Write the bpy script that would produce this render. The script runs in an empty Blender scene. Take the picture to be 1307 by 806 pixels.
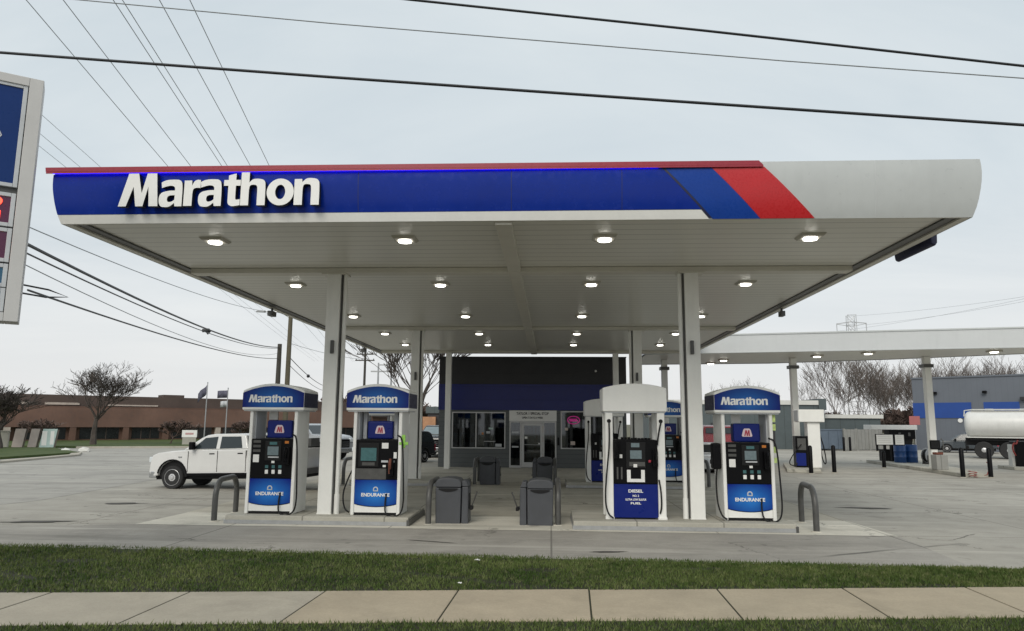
import bpy, bmesh, math, random
from mathutils import Vector, Matrix
random.seed(7)
PI = math.pi
R = math.radians
scene = bpy.context.scene
COL = scene.collection

# ------------------------------------------------------------------ camera
cam_d = bpy.data.cameras.new('camera')
cam = bpy.data.objects.new('camera', cam_d)
COL.objects.link(cam)
cam_d.sensor_width = 36
cam_d.lens = 913.93 / 1307 * 36
cam_d.clip_start = 0.1
cam_d.clip_end = 3000
cam.matrix_world = Matrix.Translation((0, 0, 1.98)) @ Matrix.Rotation(0.054, 4, 'Z') @ Matrix.Rotation(PI / 2 + 0.1488, 4, 'X') @ Matrix.Rotation(0.0072, 4, 'Z')
scene.camera = cam

# ------------------------------------------------------------------ materials
def new_mat(name):
    m = bpy.data.materials.new(name)
    m.use_nodes = True
    nt = m.node_tree
    return m, nt, nt.nodes['Principled BSDF']

def N(nt, t, **kw):
    n = nt.nodes.new(t)
    for k, v in kw.items():
        if k.startswith('i_'):
            n.inputs[k[2:]].default_value = v
        else:
            setattr(n, k, v)
    return n

def noise(nt, vec, scale, detail=4, rough=.55, dist=0.0):
    n = N(nt, 'ShaderNodeTexNoise')
    n.inputs['Scale'].default_value = scale
    n.inputs['Detail'].default_value = detail
    n.inputs['Roughness'].default_value = rough
    n.inputs['Distortion'].default_value = dist
    nt.links.new(vec, n.inputs['Vector'])
    return n.outputs['Fac']

def mapr(nt, val, a, b, c, d):
    n = N(nt, 'ShaderNodeMapRange')
    nt.links.new(val, n.inputs['Value'])
    for k, v in zip(('From Min', 'From Max', 'To Min', 'To Max'), (a, b, c, d)):
        n.inputs[k].default_value = v
    return n.outputs['Result']

def mathn(nt, op, a, b=None):
    n = N(nt, 'ShaderNodeMath', operation=op)
    for i, s in enumerate((a, b)):
        if s is None:
            continue
        if isinstance(s, (int, float)):
            n.inputs[i].default_value = s
        else:
            nt.links.new(s, n.inputs[i])
    return n.outputs[0]

def mixc(nt, fac, a, b, mode='MIX'):
    n = N(nt, 'ShaderNodeMix', data_type='RGBA', blend_type=mode)
    for i, s in ((0, fac), (6, a), (7, b)):
        if isinstance(s, (int, float)):
            n.inputs[i].default_value = s
        elif isinstance(s, (tuple, list)):
            n.inputs[i].default_value = (*s[:3], 1)
        else:
            nt.links.new(s, n.inputs[i])
    return n.outputs[2]

def objco(nt):
    return N(nt, 'ShaderNodeTexCoord').outputs['Object']

def worldpos(nt):
    return N(nt, 'ShaderNodeNewGeometry').outputs['Position']

def scaled(nt, vec, s):
    n = N(nt, 'ShaderNodeMapping')
    n.inputs['Scale'].default_value = s
    nt.links.new(vec, n.inputs['Vector'])
    return n.outputs[0]

def groove(nt, axis, period, width, vec):
    s = N(nt, 'ShaderNodeSeparateXYZ')
    nt.links.new(vec, s.inputs[0])
    v = mathn(nt, 'FRACT', mathn(nt, 'DIVIDE', s.outputs[axis], period))
    return mathn(nt, 'LESS_THAN', v, width / period)

def mat(name, col, rough=.5, metal=0.0, var=.08, scale=2.5, bump=0.0, bscale=30, coat=0.0, dirt=0.0, gr=None, spec=None, grdark=.55, even=False):
    m, nt, b = new_mat(name)
    co = worldpos(nt)
    f = noise(nt, co, scale)
    f2 = noise(nt, co, scale * 9, 3)
    f = mathn(nt, 'ADD', mathn(nt, 'MULTIPLY', f, .7), mathn(nt, 'MULTIPLY', f2, .3))
    lo = [c * (1 - var) for c in col]
    hi = [min(1, c * (1 + var)) for c in col]
    c = mixc(nt, mapr(nt, f, .3, .7, 0, 1), lo, hi)
    if dirt:
        st = noise(nt, scaled(nt, co, (3, 3, .5)), 1.7, 5, .65)
        c = mixc(nt, mapr(nt, st, .48, .78, 0, dirt), c, [x * .45 + .02 for x in col])
    h = None
    if gr:
        g = groove(nt, gr[0], gr[1], gr[2], co)
        c = mixc(nt, g, c, [x * grdark for x in col])
        h = mathn(nt, 'SUBTRACT', 1.0, g)
    nt.links.new(c, b.inputs['Base Color'])
    b.inputs['Metallic'].default_value = metal
    b.inputs['Roughness'].default_value = rough
    if not even:
        nt.links.new(mapr(nt, f2, .3, .7, max(0, rough - .08), min(1, rough + .1)), b.inputs['Roughness'])
    if coat:
        b.inputs['Coat Weight'].default_value = coat
        b.inputs['Coat Roughness'].default_value = .08
    if spec is not None:
        b.inputs['Specular IOR Level'].default_value = spec
    if bump or h is not None:
        bn = N(nt, 'ShaderNodeBump')
        bn.inputs['Strength'].default_value = bump if bump else .5
        bn.inputs['Distance'].default_value = .02
        if h is None:
            h = noise(nt, co, bscale, 5)
        nt.links.new(h, bn.inputs['Height'])
        nt.links.new(bn.outputs[0], b.inputs['Normal'])
    return m

def emit(name, col, s):
    m, nt, b = new_mat(name)
    b.inputs['Base Color'].default_value = (*col, 1)
    b.inputs['Emission Color'].default_value = (*col, 1)
    b.inputs['Emission Strength'].default_value = s
    return m

def glass(name, tint, refl=.12):
    m, nt, b = new_mat(name)
    out = nt.nodes['Material Output']
    nt.nodes.remove(b)
    t = N(nt, 'ShaderNodeBsdfTransparent')
    t.inputs[0].default_value = (*tint, 1)
    g = N(nt, 'ShaderNodeBsdfGlossy')
    g.inputs['Roughness'].default_value = .03
    g.inputs['Color'].default_value = (.9, .95, 1, 1)
    fr = N(nt, 'ShaderNodeFresnel')
    fr.inputs[0].default_value = 1.5
    mx = N(nt, 'ShaderNodeMixShader')
    nt.links.new(mapr(nt, fr.outputs[0], 0, 1, refl * .3, 1), mx.inputs[0])
    nt.links.new(t.outputs[0], mx.inputs[1])
    nt.links.new(g.outputs[0], mx.inputs[2])
    nt.links.new(mx.outputs[0], out.inputs[0])
    return m

def concrete(name, c1, c2, joints=None, stain=.35, cracks=True, jdark=.5, oily=True):
    m, nt, b = new_mat(name)
    co = worldpos(nt)
    big = noise(nt, co, .22, 4, .6)
    med = noise(nt, co, 1.6, 5, .65)
    fin = noise(nt, co, 38, 3, .7)
    c = mixc(nt, mapr(nt, big, .35, .65, 0, 1), c1, c2)
    c = mixc(nt, mapr(nt, med, .35, .7, 0, stain), c, [x * .62 for x in c1])
    c = mixc(nt, mapr(nt, fin, .3, .7, 0, .30), c, [x * .55 for x in c1])
    agg = noise(nt, co, 130, 2, .6)
    c = mixc(nt, mapr(nt, agg, .6, .75, 0, .35), c, [x * .4 for x in c1])
    blot = noise(nt, co, .75, 6, .7, .3)
    c = mixc(nt, mapr(nt, blot, .54, .66, 0, .45), c, [x * .6 for x in c1])
    if oily:
        st = noise(nt, scaled(nt, co, (.16, 1.1, 1)), 1.0, 5, .6, .4)
        c = mixc(nt, mapr(nt, st, .54, .72, 0, .62), c, [x * .5 for x in c1])
        sp = noise(nt, co, 2.2, 2, .5)
        c = mixc(nt, mapr(nt, sp, .69, .74, 0, .6), c, [x * .3 for x in c1])
        tr = noise(nt, scaled(nt, co, (.05, .8, 1)), 2.6, 4, .6, .25)
        c = mixc(nt, mapr(nt, tr, .56, .7, 0, .35), c, [min(1, x * 1.45) for x in c2])
    if joints:
        for ax, per in joints:
            g = groove(nt, ax, per, .03, co)
            c = mixc(nt, mathn(nt, 'MULTIPLY', g, .9), c, [x * jdark for x in c1])
    if cracks:
        dn = noise(nt, co, 1.3, 5, .6)
        comb = N(nt, 'ShaderNodeVectorMath', operation='ADD')
        nt.links.new(co, comb.inputs[0])
        cx = N(nt, 'ShaderNodeCombineXYZ')
        nt.links.new(mathn(nt, 'MULTIPLY', dn, 1.8), cx.inputs[0])
        nt.links.new(mathn(nt, 'MULTIPLY', dn, 1.1), cx.inputs[1])
        nt.links.new(cx.outputs[0], comb.inputs[1])
        v = N(nt, 'ShaderNodeTexVoronoi', feature='DISTANCE_TO_EDGE')
        v.inputs['Scale'].default_value = .2
        nt.links.new(comb.outputs[0], v.inputs['Vector'])
        k = mathn(nt, 'LESS_THAN', v.outputs['Distance'], .0042)
        msk = mapr(nt, noise(nt, co, .35, 2), .5, .6, 0, .8)
        c = mixc(nt, mathn(nt, 'MULTIPLY', k, msk), c, [x * .3 for x in c1])
    nt.links.new(c, b.inputs['Base Color'])
    b.inputs['Roughness'].default_value = .88
    b.inputs['Specular IOR Level'].default_value = .25
    bn = N(nt, 'ShaderNodeBump')
    bn.inputs['Strength'].default_value = .25
    bn.inputs['Distance'].default_value = .01
    nt.links.new(fin, bn.inputs['Height'])
    nt.links.new(bn.outputs[0], b.inputs['Normal'])
    return m

def grass_mat(name, a, b_, c_):
    m, nt, b = new_mat(name)
    co = worldpos(nt)
    n1 = noise(nt, co, .9, 4, .6)
    n2 = noise(nt, co, 9, 4, .7)
    c = mixc(nt, mapr(nt, n1, .35, .65, 0, 1), a, b_)
    c = mixc(nt, mapr(nt, n2, .5, .8, 0, .7), c, c_)
    nt.links.new(c, b.inputs['Base Color'])
    b.inputs['Roughness'].default_value = .75
    b.inputs['Specular IOR Level'].default_value = .15
    return m

def print_mat(name, edge, mid, radius):
    # a printed panel whose ink is lighter in the middle of the panel
    m, nt, b = new_mat(name)
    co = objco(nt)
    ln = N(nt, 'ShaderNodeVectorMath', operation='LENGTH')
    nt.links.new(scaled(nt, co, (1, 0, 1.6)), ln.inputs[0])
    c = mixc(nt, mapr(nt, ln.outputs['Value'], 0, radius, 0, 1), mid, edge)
    c = mixc(nt, mapr(nt, noise(nt, worldpos(nt), 6), .4, .8, 0, .15), c, edge)
    nt.links.new(c, b.inputs['Base Color'])
    b.inputs['Roughness'].default_value = .32
    b.inputs['Specular IOR Level'].default_value = .22
    return m

M = dict(
    white=mat('white_paint', (.82, .82, .79), .38, var=.04, dirt=.10),
    column=mat('column_paint', (.80, .80, .765), .45, var=.04, dirt=.16),
    soffit=mat('soffit_metal', (.72, .71, .65), .33, even=True, var=.03, scale=.4, gr=(1, .32, .022), bump=.25, grdark=.5),
    beam=mat('beam_paint', (.62, .60, .53), .42, var=.05),
    fascia=mat('fascia_white', (.50, .525, .525), .35, var=.05, scale=.8, dirt=.12),
    fascia_dim=mat('fascia_grey', (.55, .57, .58), .4, var=.04, scale=.5, dirt=.08),
    blue=mat('fascia_blue', (.003, .026, .27), .22, var=.10, scale=.9, spec=.22, dirt=.08),
    blue2=mat('stripe_blue', (.008, .050, .30), .28, var=.05, spec=.22),
    red=mat('stripe_red', (.50, .016, .022), .28, var=.06),
    redtrim=mat('trim_red', (.30, .016, .035), .34, var=.06),
    seam=mat('seam_dark', (.012, .014, .05), .5),
    led=emit('led_blue', (.02, .01, 1.0), 5.0),
    letter=mat('letter_white', (.82, .82, .80), .4, var=.01, even=True),
    letter_side=mat('letter_return', (.02, .022, .03), .5),
    lamp=emit('lamp_lens', (1, .97, .88), 6.0),
    lampring=mat('lamp_housing', (.5, .48, .42), .45),
    black=mat('black_plastic', (.004, .004, .005), .38, var=.15, scale=6, spec=.14),
    blackmatt=mat('black_rubber', (.010, .010, .011), .6, var=.15, spec=.25),
    darkgrey=mat('dark_grey_plastic', (.062, .066, .075), .5, var=.12, scale=5, bump=.1, bscale=120, dirt=.15),
    gunmetal=mat('weathered_steel_paint', (.075, .075, .072), .42, var=.25, scale=7, dirt=.25),
    screen=mat('screen_glass', (.16, .21, .23), .1, var=.15, scale=20),
    screenteal=mat('screen_teal', (.06, .15, .16), .1, var=.2, scale=20),
    sticker=mat('sticker_white', (.78, .78, .76), .5, var=.03),
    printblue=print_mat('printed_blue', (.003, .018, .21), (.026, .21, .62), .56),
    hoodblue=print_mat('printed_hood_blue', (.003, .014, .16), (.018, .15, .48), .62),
    plainblue=mat('panel_blue', (.003, .014, .16), .35, var=.03, scale=.8, spec=.3),
    logored=mat('logo_red', (.42, .03, .06), .4),
    logopink=mat('logo_white', (.75, .62, .66), .4),
    pale=mat('pale_grey', (.5, .52, .54), .45),
    steel=mat('galvanised_steel', (.42, .43, .44), .4, metal=.7, var=.15, scale=8),
    signgrey=mat('sign_frame_grey', (.53, .525, .515), .5, var=.05, dirt=.15),
    signblue=mat('sign_blue', (.006, .032, .15), .35, var=.06, spec=.2),
    signteal=mat('sign_teal', (.02, .10, .18), .25, var=.08),
    signred=mat('price_backing', (.08, .012, .05), .3),
    ledred=emit('led_digits', (1.0, .06, .03), 2.6),
    charcoal=mat('charcoal_panel', (.024, .024, .027), .55, var=.12, gr=(2, .6, .012), bump=.3),
    storeblue=mat('store_band_blue', (.003, .010, .13), .35, var=.08, gr=(2, .6, .012), bump=.3),
    storewall=mat('store_wall_grey', (.105, .115, .118), .6, var=.08, gr=(2, .2, .014), bump=.3),
    frame=mat('aluminium_frame', (.52, .52, .52), .4, metal=.3, var=.06),
    storefloor=mat('store_floor', (.25, .24, .22), .5),
    storeglass=glass('store_glass', (.34, .36, .37)),
    carglass=mat('car_glass', (.02, .028, .032), .06, var=.1, spec=.6),
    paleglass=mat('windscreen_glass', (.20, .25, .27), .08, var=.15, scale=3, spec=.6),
    carwhite=mat('car_white', (.66, .66, .65), .25, var=.03, coat=.7, even=True),
    carsilver=mat('car_silver', (.40, .42, .44), .3, metal=.35, var=.05, coat=.5),
    carblack=mat('car_black', (.016, .017, .020), .2, var=.1, coat=.6),
    cargrey=mat('car_dark_grey', (.06, .07, .08), .25, var=.1, coat=.5),
    carred=mat('car_red', (.34, .02, .03), .25, var=.1, coat=.5),
    tyre=mat('tyre_rubber', (.02, .02, .021), .8, var=.2, scale=12),
    rim=mat('wheel_rim', (.62, .62, .63), .35, metal=.5, var=.1),
    chrome=mat('chrome', (.55, .56, .57), .18, metal=.9),
    lens=mat('headlamp_lens', (.62, .66, .68), .12, var=.1),
    amber=mat('amber_lens', (.5, .16, .02), .2),
    bedgrey=mat('truck_bed_grey', (.075, .075, .073), .5, metal=.2, var=.35, scale=14),
    tank=mat('tank_white', (.66, .66, .64), .32, var=.04, dirt=.14),
    pink=emit('neon_pink', (.55, .03, .25), .25),
    brick=mat('brown_brick', (.135, .078, .058), .9, var=.30, scale=.35, dirt=.3),
    brickdark=mat('dark_brown_brick', (.090, .066, .057), .9, var=.3, scale=.35),
    bwin=mat('dark_window', (.016, .018, .02), .2, var=.4, scale=1.5),
    cream=mat('cream_trim', (.46, .40, .35), .7, var=.2),
    paneltaupe=mat('taupe_board', (.55, .47, .43), .8, var=.12),
    panelteal=mat('teal_board', (.46, .58, .56), .8, var=.12),
    wallbeige=mat('beige_wall', (.36, .35, .31), .85, var=.12),
    metalgrey=mat('corrugated_grey', (.125, .140, .165), .6, var=.07, scale=.5, gr=(0, .3, .012), bump=.2, grdark=.85),
    warehouseblue=mat('warehouse_blue', (.014, .060, .27), .45, var=.08),
    slate=mat('slate_panel', (.075, .095, .10), .6, var=.1, gr=(0, 1.2, .04), bump=.3),
    fencegrey=mat('fence_grey', (.27, .27, .255), .75, var=.12, gr=(0, .35, .03), bump=.3),
    dumpster=mat('dumpster_blue_grey', (.10, .13, .17), .6, var=.15),
    parapet=mat('parapet_white', (.60, .60, .57), .6, var=.06),
    wood=mat('pole_wood', (.105, .092, .062), .85, var=.2, scale=6),
    woodgrey=mat('pole_wood_grey', (.055, .050, .042), .85, var=.2, scale=6),
    wire=mat('wire_black', (.02, .021, .023), .5),
    wirethin=mat('wire_grey', (.26, .28, .29), .5),
    bark=mat('bark', (.075, .062, .054), .9, var=.3, scale=4),
    barkpale=mat('bark_pale', (.115, .096, .084), .9, var=.3, scale=4),
    barkred=mat('twigs_reddish', (.115, .080, .068), .9, var=.35, scale=2),
    bluedrum=mat('drum_blue', (.012, .06, .20), .35, var=.12),
    redhose=mat('red_rubber', (.26, .035, .03), .6),
    flagcloth=mat('flag_dark', (.10, .10, .14), .8, var=.5, scale=5),
    orange=mat('tan_shopfront', (.42, .22, .12), .7, var=.2),
    green=mat('green_tag', (.30, .62, .10), .5),
    hivis=mat('yellow_green_tag', (.50, .62, .22), .5, var=.35, scale=16),
    rust=mat('rusty_brown', (.16, .05, .03), .7),
    lot=concrete('lot_concrete', (.36, .342, .302), (.465, .445, .395), joints=((0, 4.6), (1, 4.6))),
    street=concrete('street_asphalt', (.35, .338, .31), (.45, .432, .39), stain=.3),
    apron=concrete('apron_concrete', (.60, .575, .50), (.68, .655, .575), joints=((0, 3.05),), stain=.25),
    under=concrete('bay_concrete', (.42, .392, .325), (.54, .51, .435), joints=((0, 3.05), (1, 3.05)), stain=.4),
    front=concrete('front_lane', (.32, .305, .275), (.41, .392, .355), joints=((0, 6.1),), stain=.35),
    island=concrete('island_concrete', (.42, .405, .35), (.52, .505, .445), joints=((0, 1.6),), stain=.35, cracks=False),
    tar=mat('tar_patch', (.075, .07, .062), .8, var=.2, scale=3),
    slab=concrete('sidewalk_concrete', (.42, .362, .268), (.475, .398, .29), stain=.42, cracks=False, oily=False),
    slabgrey=concrete('sidewalk_concrete_grey', (.405, .37, .30), (.455, .415, .335), stain=.42, cracks=False, oily=False),
    kerb=concrete('kerb_concrete', (.44, .41, .35), (.50, .47, .40), stain=.2, cracks=False, oily=False),
    soil=mat('dark_soil', (.022, .024, .010), .95, var=.3, scale=8),
    blade=grass_mat('grass_blades', (.040, .074, .015), (.108, .142, .042), (.32, .30, .16)),
    lawn=grass_mat('lawn_green', (.045, .075, .022), (.075, .10, .034), (.15, .135, .065)),
    ground=grass_mat('ground_cover', (.10, .10, .065), (.15, .14, .095), (.20, .17, .12)),
)

# ------------------------------------------------------------------ mesh helpers
class MB:
    def __init__(s):
        s.v = []; s.f = []; s.m = []
    def add(s, vs, fs, mi=0):
        o = len(s.v)
        s.v += [tuple(p) for p in vs]
        for f in fs:
            s.f.append([i + o for i in f]); s.m.append(mi)
        return s
    def box(s, x0, x1, y0, y1, z0, z1, mi=0, top=None):
        t = top or (0, 0)
        vs = [(x0, y0, z0), (x1, y0, z0), (x1, y1, z0), (x0, y1, z0),
              (x0 + t[0], y0 + t[1], z1), (x1 - t[0], y0 + t[1], z1), (x1 - t[0], y1 - t[1], z1), (x0 + t[0], y1 - t[1], z1)]
        return s.add(vs, [(0, 3, 2, 1), (4, 5, 6, 7), (0, 1, 5, 4), (1, 2, 6, 5), (2, 3, 7, 6), (3, 0, 4, 7)], mi)
    def prism(s, pts, axis, a, b, mi=0):
        """polygon pts extruded from a to b along axis; pts are the other two coordinates in xyz order"""
        def P(p, c):
            return {'x': (c, p[0], p[1]), 'y': (p[0], c, p[1]), 'z': (p[0], p[1], c)}[axis]
        n = len(pts)
        vs = [P(p, a) for p in pts] + [P(p, b) for p in pts]
        fs = [tuple(range(n))[::-1], tuple(range(n, 2 * n))] + [(i, (i + 1) % n, n + (i + 1) % n, n + i) for i in range(n)]
        return s.add(vs, fs, mi)
    def tube(s, path, r, seg=8, mi=0, cap=True):
        path = [Vector(p) for p in path]
        n = len(path)
        rs = r if isinstance(r, (list, tuple)) else [r] * n
        base = len(s.v); up = None
        for i, p in enumerate(path):
            d = (path[min(i + 1, n - 1)] - path[max(i - 1, 0)])
            if d.length < 1e-9: d = Vector((0, 0, 1))
            d.normalize()
            if up is None:
                up = d.orthogonal().normalized()
            else:
                up = (up - d * up.dot(d))
                up = up.normalized() if up.length > 1e-6 else d.orthogonal().normalized()
            w = d.cross(up)
            for k in range(seg):
                a = 2 * PI * k / seg
                s.v.append(tuple(p + (up * math.cos(a) + w * math.sin(a)) * rs[i]))
        for i in range(n - 1):
            for k in range(seg):
                k2 = (k + 1) % seg
                s.f.append([base + i * seg + k, base + i * seg + k2, base + (i + 1) * seg + k2, base + (i + 1) * seg + k]); s.m.append(mi)
        if cap:
            s.f.append([base + k for k in range(seg)][::-1]); s.m.append(mi)
            s.f.append([base + (n - 1) * seg + k for k in range(seg)]); s.m.append(mi)
        return s
    def cyl(s, p0, p1, r, r2=None, seg=12, mi=0):
        return s.tube([p0, p1], [r, r if r2 is None else r2], seg, mi)
    def lathe(s, prof, axis_o, axis='x', seg=24, mi=0):
        """profile [(along, radius)] round an axis through axis_o"""
        ox, oy, oz = axis_o
        base = len(s.v); n = len(prof)
        for (t, r) in prof:
            for k in range(seg):
                a = 2 * PI * k / seg; c, q = math.cos(a) * r, math.sin(a) * r
                s.v.append({'x': (ox + t, oy + c, oz + q), 'y': (ox + c, oy + t, oz + q), 'z': (ox + c, oy + q, oz + t)}[axis])
        for i in range(n - 1):
            for k in range(seg):
                k2 = (k + 1) % seg
                s.f.append([base + i * seg + k, base + i * seg + k2, base + (i + 1) * seg + k2, base + (i + 1) * seg + k]); s.m.append(mi)
        s.f.append([base + k for k in range(seg)][::-1]); s.m.append(mi)
        s.f.append([base + (n - 1) * seg + k for k in range(seg)]); s.m.append(mi)
        return s
    def move(s, fn):
        s.v = [tuple(fn(Vector(p))) for p in s.v]
        return s
    def build(s, name, mats, parent=None, bevel=0, smooth=False, seg=2, fix=True):
        me = bpy.data.meshes.new(name)
        me.from_pydata(s.v, [], s.f)
        if not isinstance(mats, (list, tuple)): mats = [mats]
        for m in mats: me.materials.append(m)
        if len(mats) > 1:
            me.polygons.foreach_set('material_index', s.m)
        if fix:
            bm = bmesh.new(); bm.from_mesh(me)
            bmesh.ops.recalc_face_normals(bm, faces=bm.faces)
            bm.to_mesh(me); bm.free()
        if smooth or bevel:
            me.polygons.foreach_set('use_smooth', [True] * len(me.polygons))
            me.set_sharp_from_angle(angle=R(38))
        me.update()
        o = bpy.data.objects.new(name, me)
        COL.objects.link(o)
        if bevel:
            md = o.modifiers.new('bevel', 'BEVEL')
            md.width = bevel; md.segments = seg; md.limit_method = 'ANGLE'; md.angle_limit = R(35)
            md.harden_normals = True
        if parent: o.parent = parent
        return o

def tag(o, label=None, cat=None, group=None, kind=None):
    if label: o['label'] = label
    if cat: o['category'] = cat
    if group: o['group'] = group
    if kind: o['kind'] = kind
    return o

def thing(name, label, cat, loc=(0, 0, 0), rz=0, group=None):
    o = bpy.data.objects.new(name, None)
    o.empty_display_size = .2
    COL.objects.link(o)
    o.location = loc; o.rotation_euler = (0, 0, rz)
    return tag(o, label, cat, group)

CHILD = {}
def copy_tree(o, parent=None):
    c = o.copy(); COL.objects.link(c)
    if parent: c.parent = parent
    for ch in list(o.children):
        copy_tree(ch, c)
    return c

def dup(o, label, loc, rz=0, scale=None):
    c = copy_tree(o)
    c.location = loc; c.rotation_euler = (0, 0, rz)
    if scale: c.scale = scale
    c['label'] = label
    return c

def sheet(name, pts, z, m, kind='structure'):
    mb = MB(); mb.add([(x, y, z) for x, y in pts], [tuple(range(len(pts)))])
    o = mb.build(name, m); o['kind'] = kind
    return o

DG = None
def text_geo(txt, bold=.02, extrude=0.0, spacing=1.0):
    cu = bpy.data.curves.new('text', 'FONT')
    cu.body = txt; cu.offset = bold; cu.extrude = extrude; cu.resolution_u = 5
    cu.space_character = spacing; cu.fill_mode = 'BOTH'
    o = bpy.data.objects.new('text', cu); COL.objects.link(o)
    dg = bpy.context.evaluated_depsgraph_get()
    ev = o.evaluated_get(dg)
    me = bpy.data.meshes.new_from_object(ev)
    vs = [v.co.copy() for v in me.vertices]; fs = [tuple(p.vertices) for p in me.polygons]
    bpy.data.objects.remove(o); bpy.data.curves.remove(cu); bpy.data.meshes.remove(me)
    return vs, fs

def place_text(mb, vs, fs, x0, x1, z0, z1, y, depth, mi=0, flip=False):
    """fits glyph geometry into x0..x1, z0..z1 on a front-facing (-y) plane at y; depth goes back to y+depth"""
    ax = min(v.x for v in vs); bx = max(v.x for v in vs); ay = min(v.y for v in vs); by = max(v.y for v in vs)
    az = min(v.z for v in vs); bz = max(v.z for v in vs)
    out = []
    for v in vs:
        X = x0 + (v.x - ax) / (bx - ax) * (x1 - x0); Z = z0 + (v.y - ay) / (by - ay) * (z1 - z0)
        t = (v.z - az) / (bz - az) if bz > az else 1
        out.append((X, y + depth * (1 - t), Z))
    mb.add(out, fs, mi)

def soften(pts, rounds=2):
    # points carrying a third value are curve points: only their corners are cut
    for _ in range(rounds):
        out = []; n = len(pts)
        for i, p in enumerate(pts):
            if len(p) == 2: out.append(p); continue
            a, b = pts[i - 1], pts[(i + 1) % n]
            out.append((p[0] * .75 + a[0] * .25, p[1] * .75 + a[1] * .25, 1)); out.append((p[0] * .75 + b[0] * .25, p[1] * .75 + b[1] * .25, 1))
        pts = out
    return [(p[0], p[1]) for p in pts]
def ring(rx, rz, n=32):
    return [(.5 + .5 * math.cos(2 * PI * i / n), .5 + .5 * math.sin(2 * PI * i / n), .5 + rx * math.cos(2 * PI * i / n), .5 + rz * math.sin(2 * PI * i / n)) for i in range(n)]
SHAPES = dict(
    n=[[(0, 0), (0, .975), (.30, .975), (.31, .85), (.44, .99, 1), (.66, 1.02, 1), (.97, .96, 1), (1.0, .66, 1), (1, 0), (.67, 0), (.67, .56), (.66, .76, 1), (.50, .79, 1), (.35, .76, 1), (.33, .56), (.33, 0)]],
    h=[[(0, 0), (0, 1), (.33, 1), (.33, .69), (.46, .79, 1), (.66, .81, 1), (.97, .77, 1), (1.0, .52, 1), (1, 0), (.67, 0), (.67, .45), (.66, .60, 1), (.50, .63, 1), (.35, .60, 1), (.33, .45), (.33, 0)]],
    r=[[(0, 0), (0, .975), (.46, .975), (.48, .78), (.60, .95, 1), (.80, 1.01, 1), (1, .985), (1, .68), (.80, .70, 1), (.55, .66, 1), (.52, .45), (.52, 0)]],
    t=[[(0, .62), (0, .80), (.27, .80), (.27, .94), (.72, 1.0), (.72, .80), (1, .80), (1, .62), (.72, .62), (.72, .32), (.72, .19, 1), (.85, .19, 1), (1, .20), (1, .02), (.80, 0, 1), (.50, -.02, 1), (.27, .06, 1), (.27, .25), (.27, .62)]],
    a=[[(.10, .70), (.07, .91), (.26, 1.0, 1), (.56, 1.02, 1), (.92, 1.0, 1), (.97, .66, 1), (.97, 0), (.68, 0), (.655, .10), (.655, .60), (.65, .74, 1), (.50, .79, 1), (.32, .77, 1)],
       [(.654, .60), (.40, .60, 1), (.04, .52, 1), (-.02, .24, 1), (.06, .0, 1), (.26, -.03, 1), (.46, -.02, 1), (.654, .13), (.654, .25), (.54, .17, 1), (.36, .16, 1), (.33, .32, 1), (.42, .42, 1), (.654, .42)]])
def add_glyph(mb, ch, xa, xb, za, zb, y, depth):
    P = lambda p: (xa + p[0] * (xb - xa), za + p[1] * (zb - za))
    if ch == 'o':
        rg = ring(.185, .27); n = len(rg); vs = []
        for yy in (y, y + depth):
            for (a, b, c, d) in rg:
                A, B = P((a, b)), P((c, d)); vs += [(A[0], yy, A[1]), (B[0], yy, B[1])]
        fs = []
        for i in range(n):
            j = (i + 1) % n
            fs += [(2 * i, 2 * j, 2 * j + 1, 2 * i + 1), (2 * n + 2 * i, 2 * n + 2 * i + 1, 2 * n + 2 * j + 1, 2 * n + 2 * j),
                   (2 * i, 2 * n + 2 * i, 2 * n + 2 * j, 2 * j), (2 * i + 1, 2 * j + 1, 2 * n + 2 * j + 1, 2 * n + 2 * i + 1)]
        mb.add(vs, fs)
    else:
        for sh_ in SHAPES[ch]:
            mb.prism([P(p) for p in soften(sh_)], 'y', y, y + depth)
M_POLY = [(0, 0), (.22, 1), (.47, 1), (.575, .40), (.69, 1), (.93, 1), (1.0, 0), (.775, 0), (.735, .60), (.62, 0), (.44, 0), (.36, .60), (.20, 0)]
LAYOUT = [('M', 35, 280, 0, 1), ('a', 285, 432, -.01, .79), ('r', 437, 537, 0, .79), ('a', 527, 672, -.01, .79), ('t', 680, 782, -.01, .97),
          ('h', 785, 935, 0, 1), ('o', 943, 1108, -.01, .80), ('n', 1110, 1262, 0, .80)]
def wordmark(x0, x1, z0, z1, y, depth):
    """list of (char, MB): the eight letters of the station name"""
    res = []
    for ch, a, b, lo, hi in LAYOUT:
        xa = x0 + (a - 35) / (1262 - 35) * (x1 - x0); xb = x0 + (b - 35) / (1262 - 35) * (x1 - x0)
        za = z0 + lo * (z1 - z0); zb = z0 + hi * (z1 - z0)
        mb = MB()
        if ch == 'M':
            mb.prism([(xa + p[0] * (xb - xa), za + p[1] * (zb - za)) for p in M_POLY], 'y', y, y + depth)
        else:
            add_glyph(mb, ch, xa, xb, za, zb, y, depth)
        res.append((ch, mb))
    return res

def text_mb(txt, xc, z0, h, y, depth=.003, width=None, bold=.02):
    vs, fs = text_geo(txt, bold, .05)
    ax = min(v.x for v in vs); bx = max(v.x for v in vs); ay = min(v.y for v in vs); by = max(v.y for v in vs)
    w = width or (bx - ax) / (by - ay) * h
    mb = MB(); place_text(mb, vs, fs, xc - w / 2, xc + w / 2, z0, z0 + h, y, depth)
    return mb

def arc(cx, cz, r, a0, a1, n):
    return [(cx + r * math.cos(R(a0 + (a1 - a0) * i / n)), cz + r * math.sin(R(a0 + (a1 - a0) * i / n))) for i in range(n + 1)]

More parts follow.
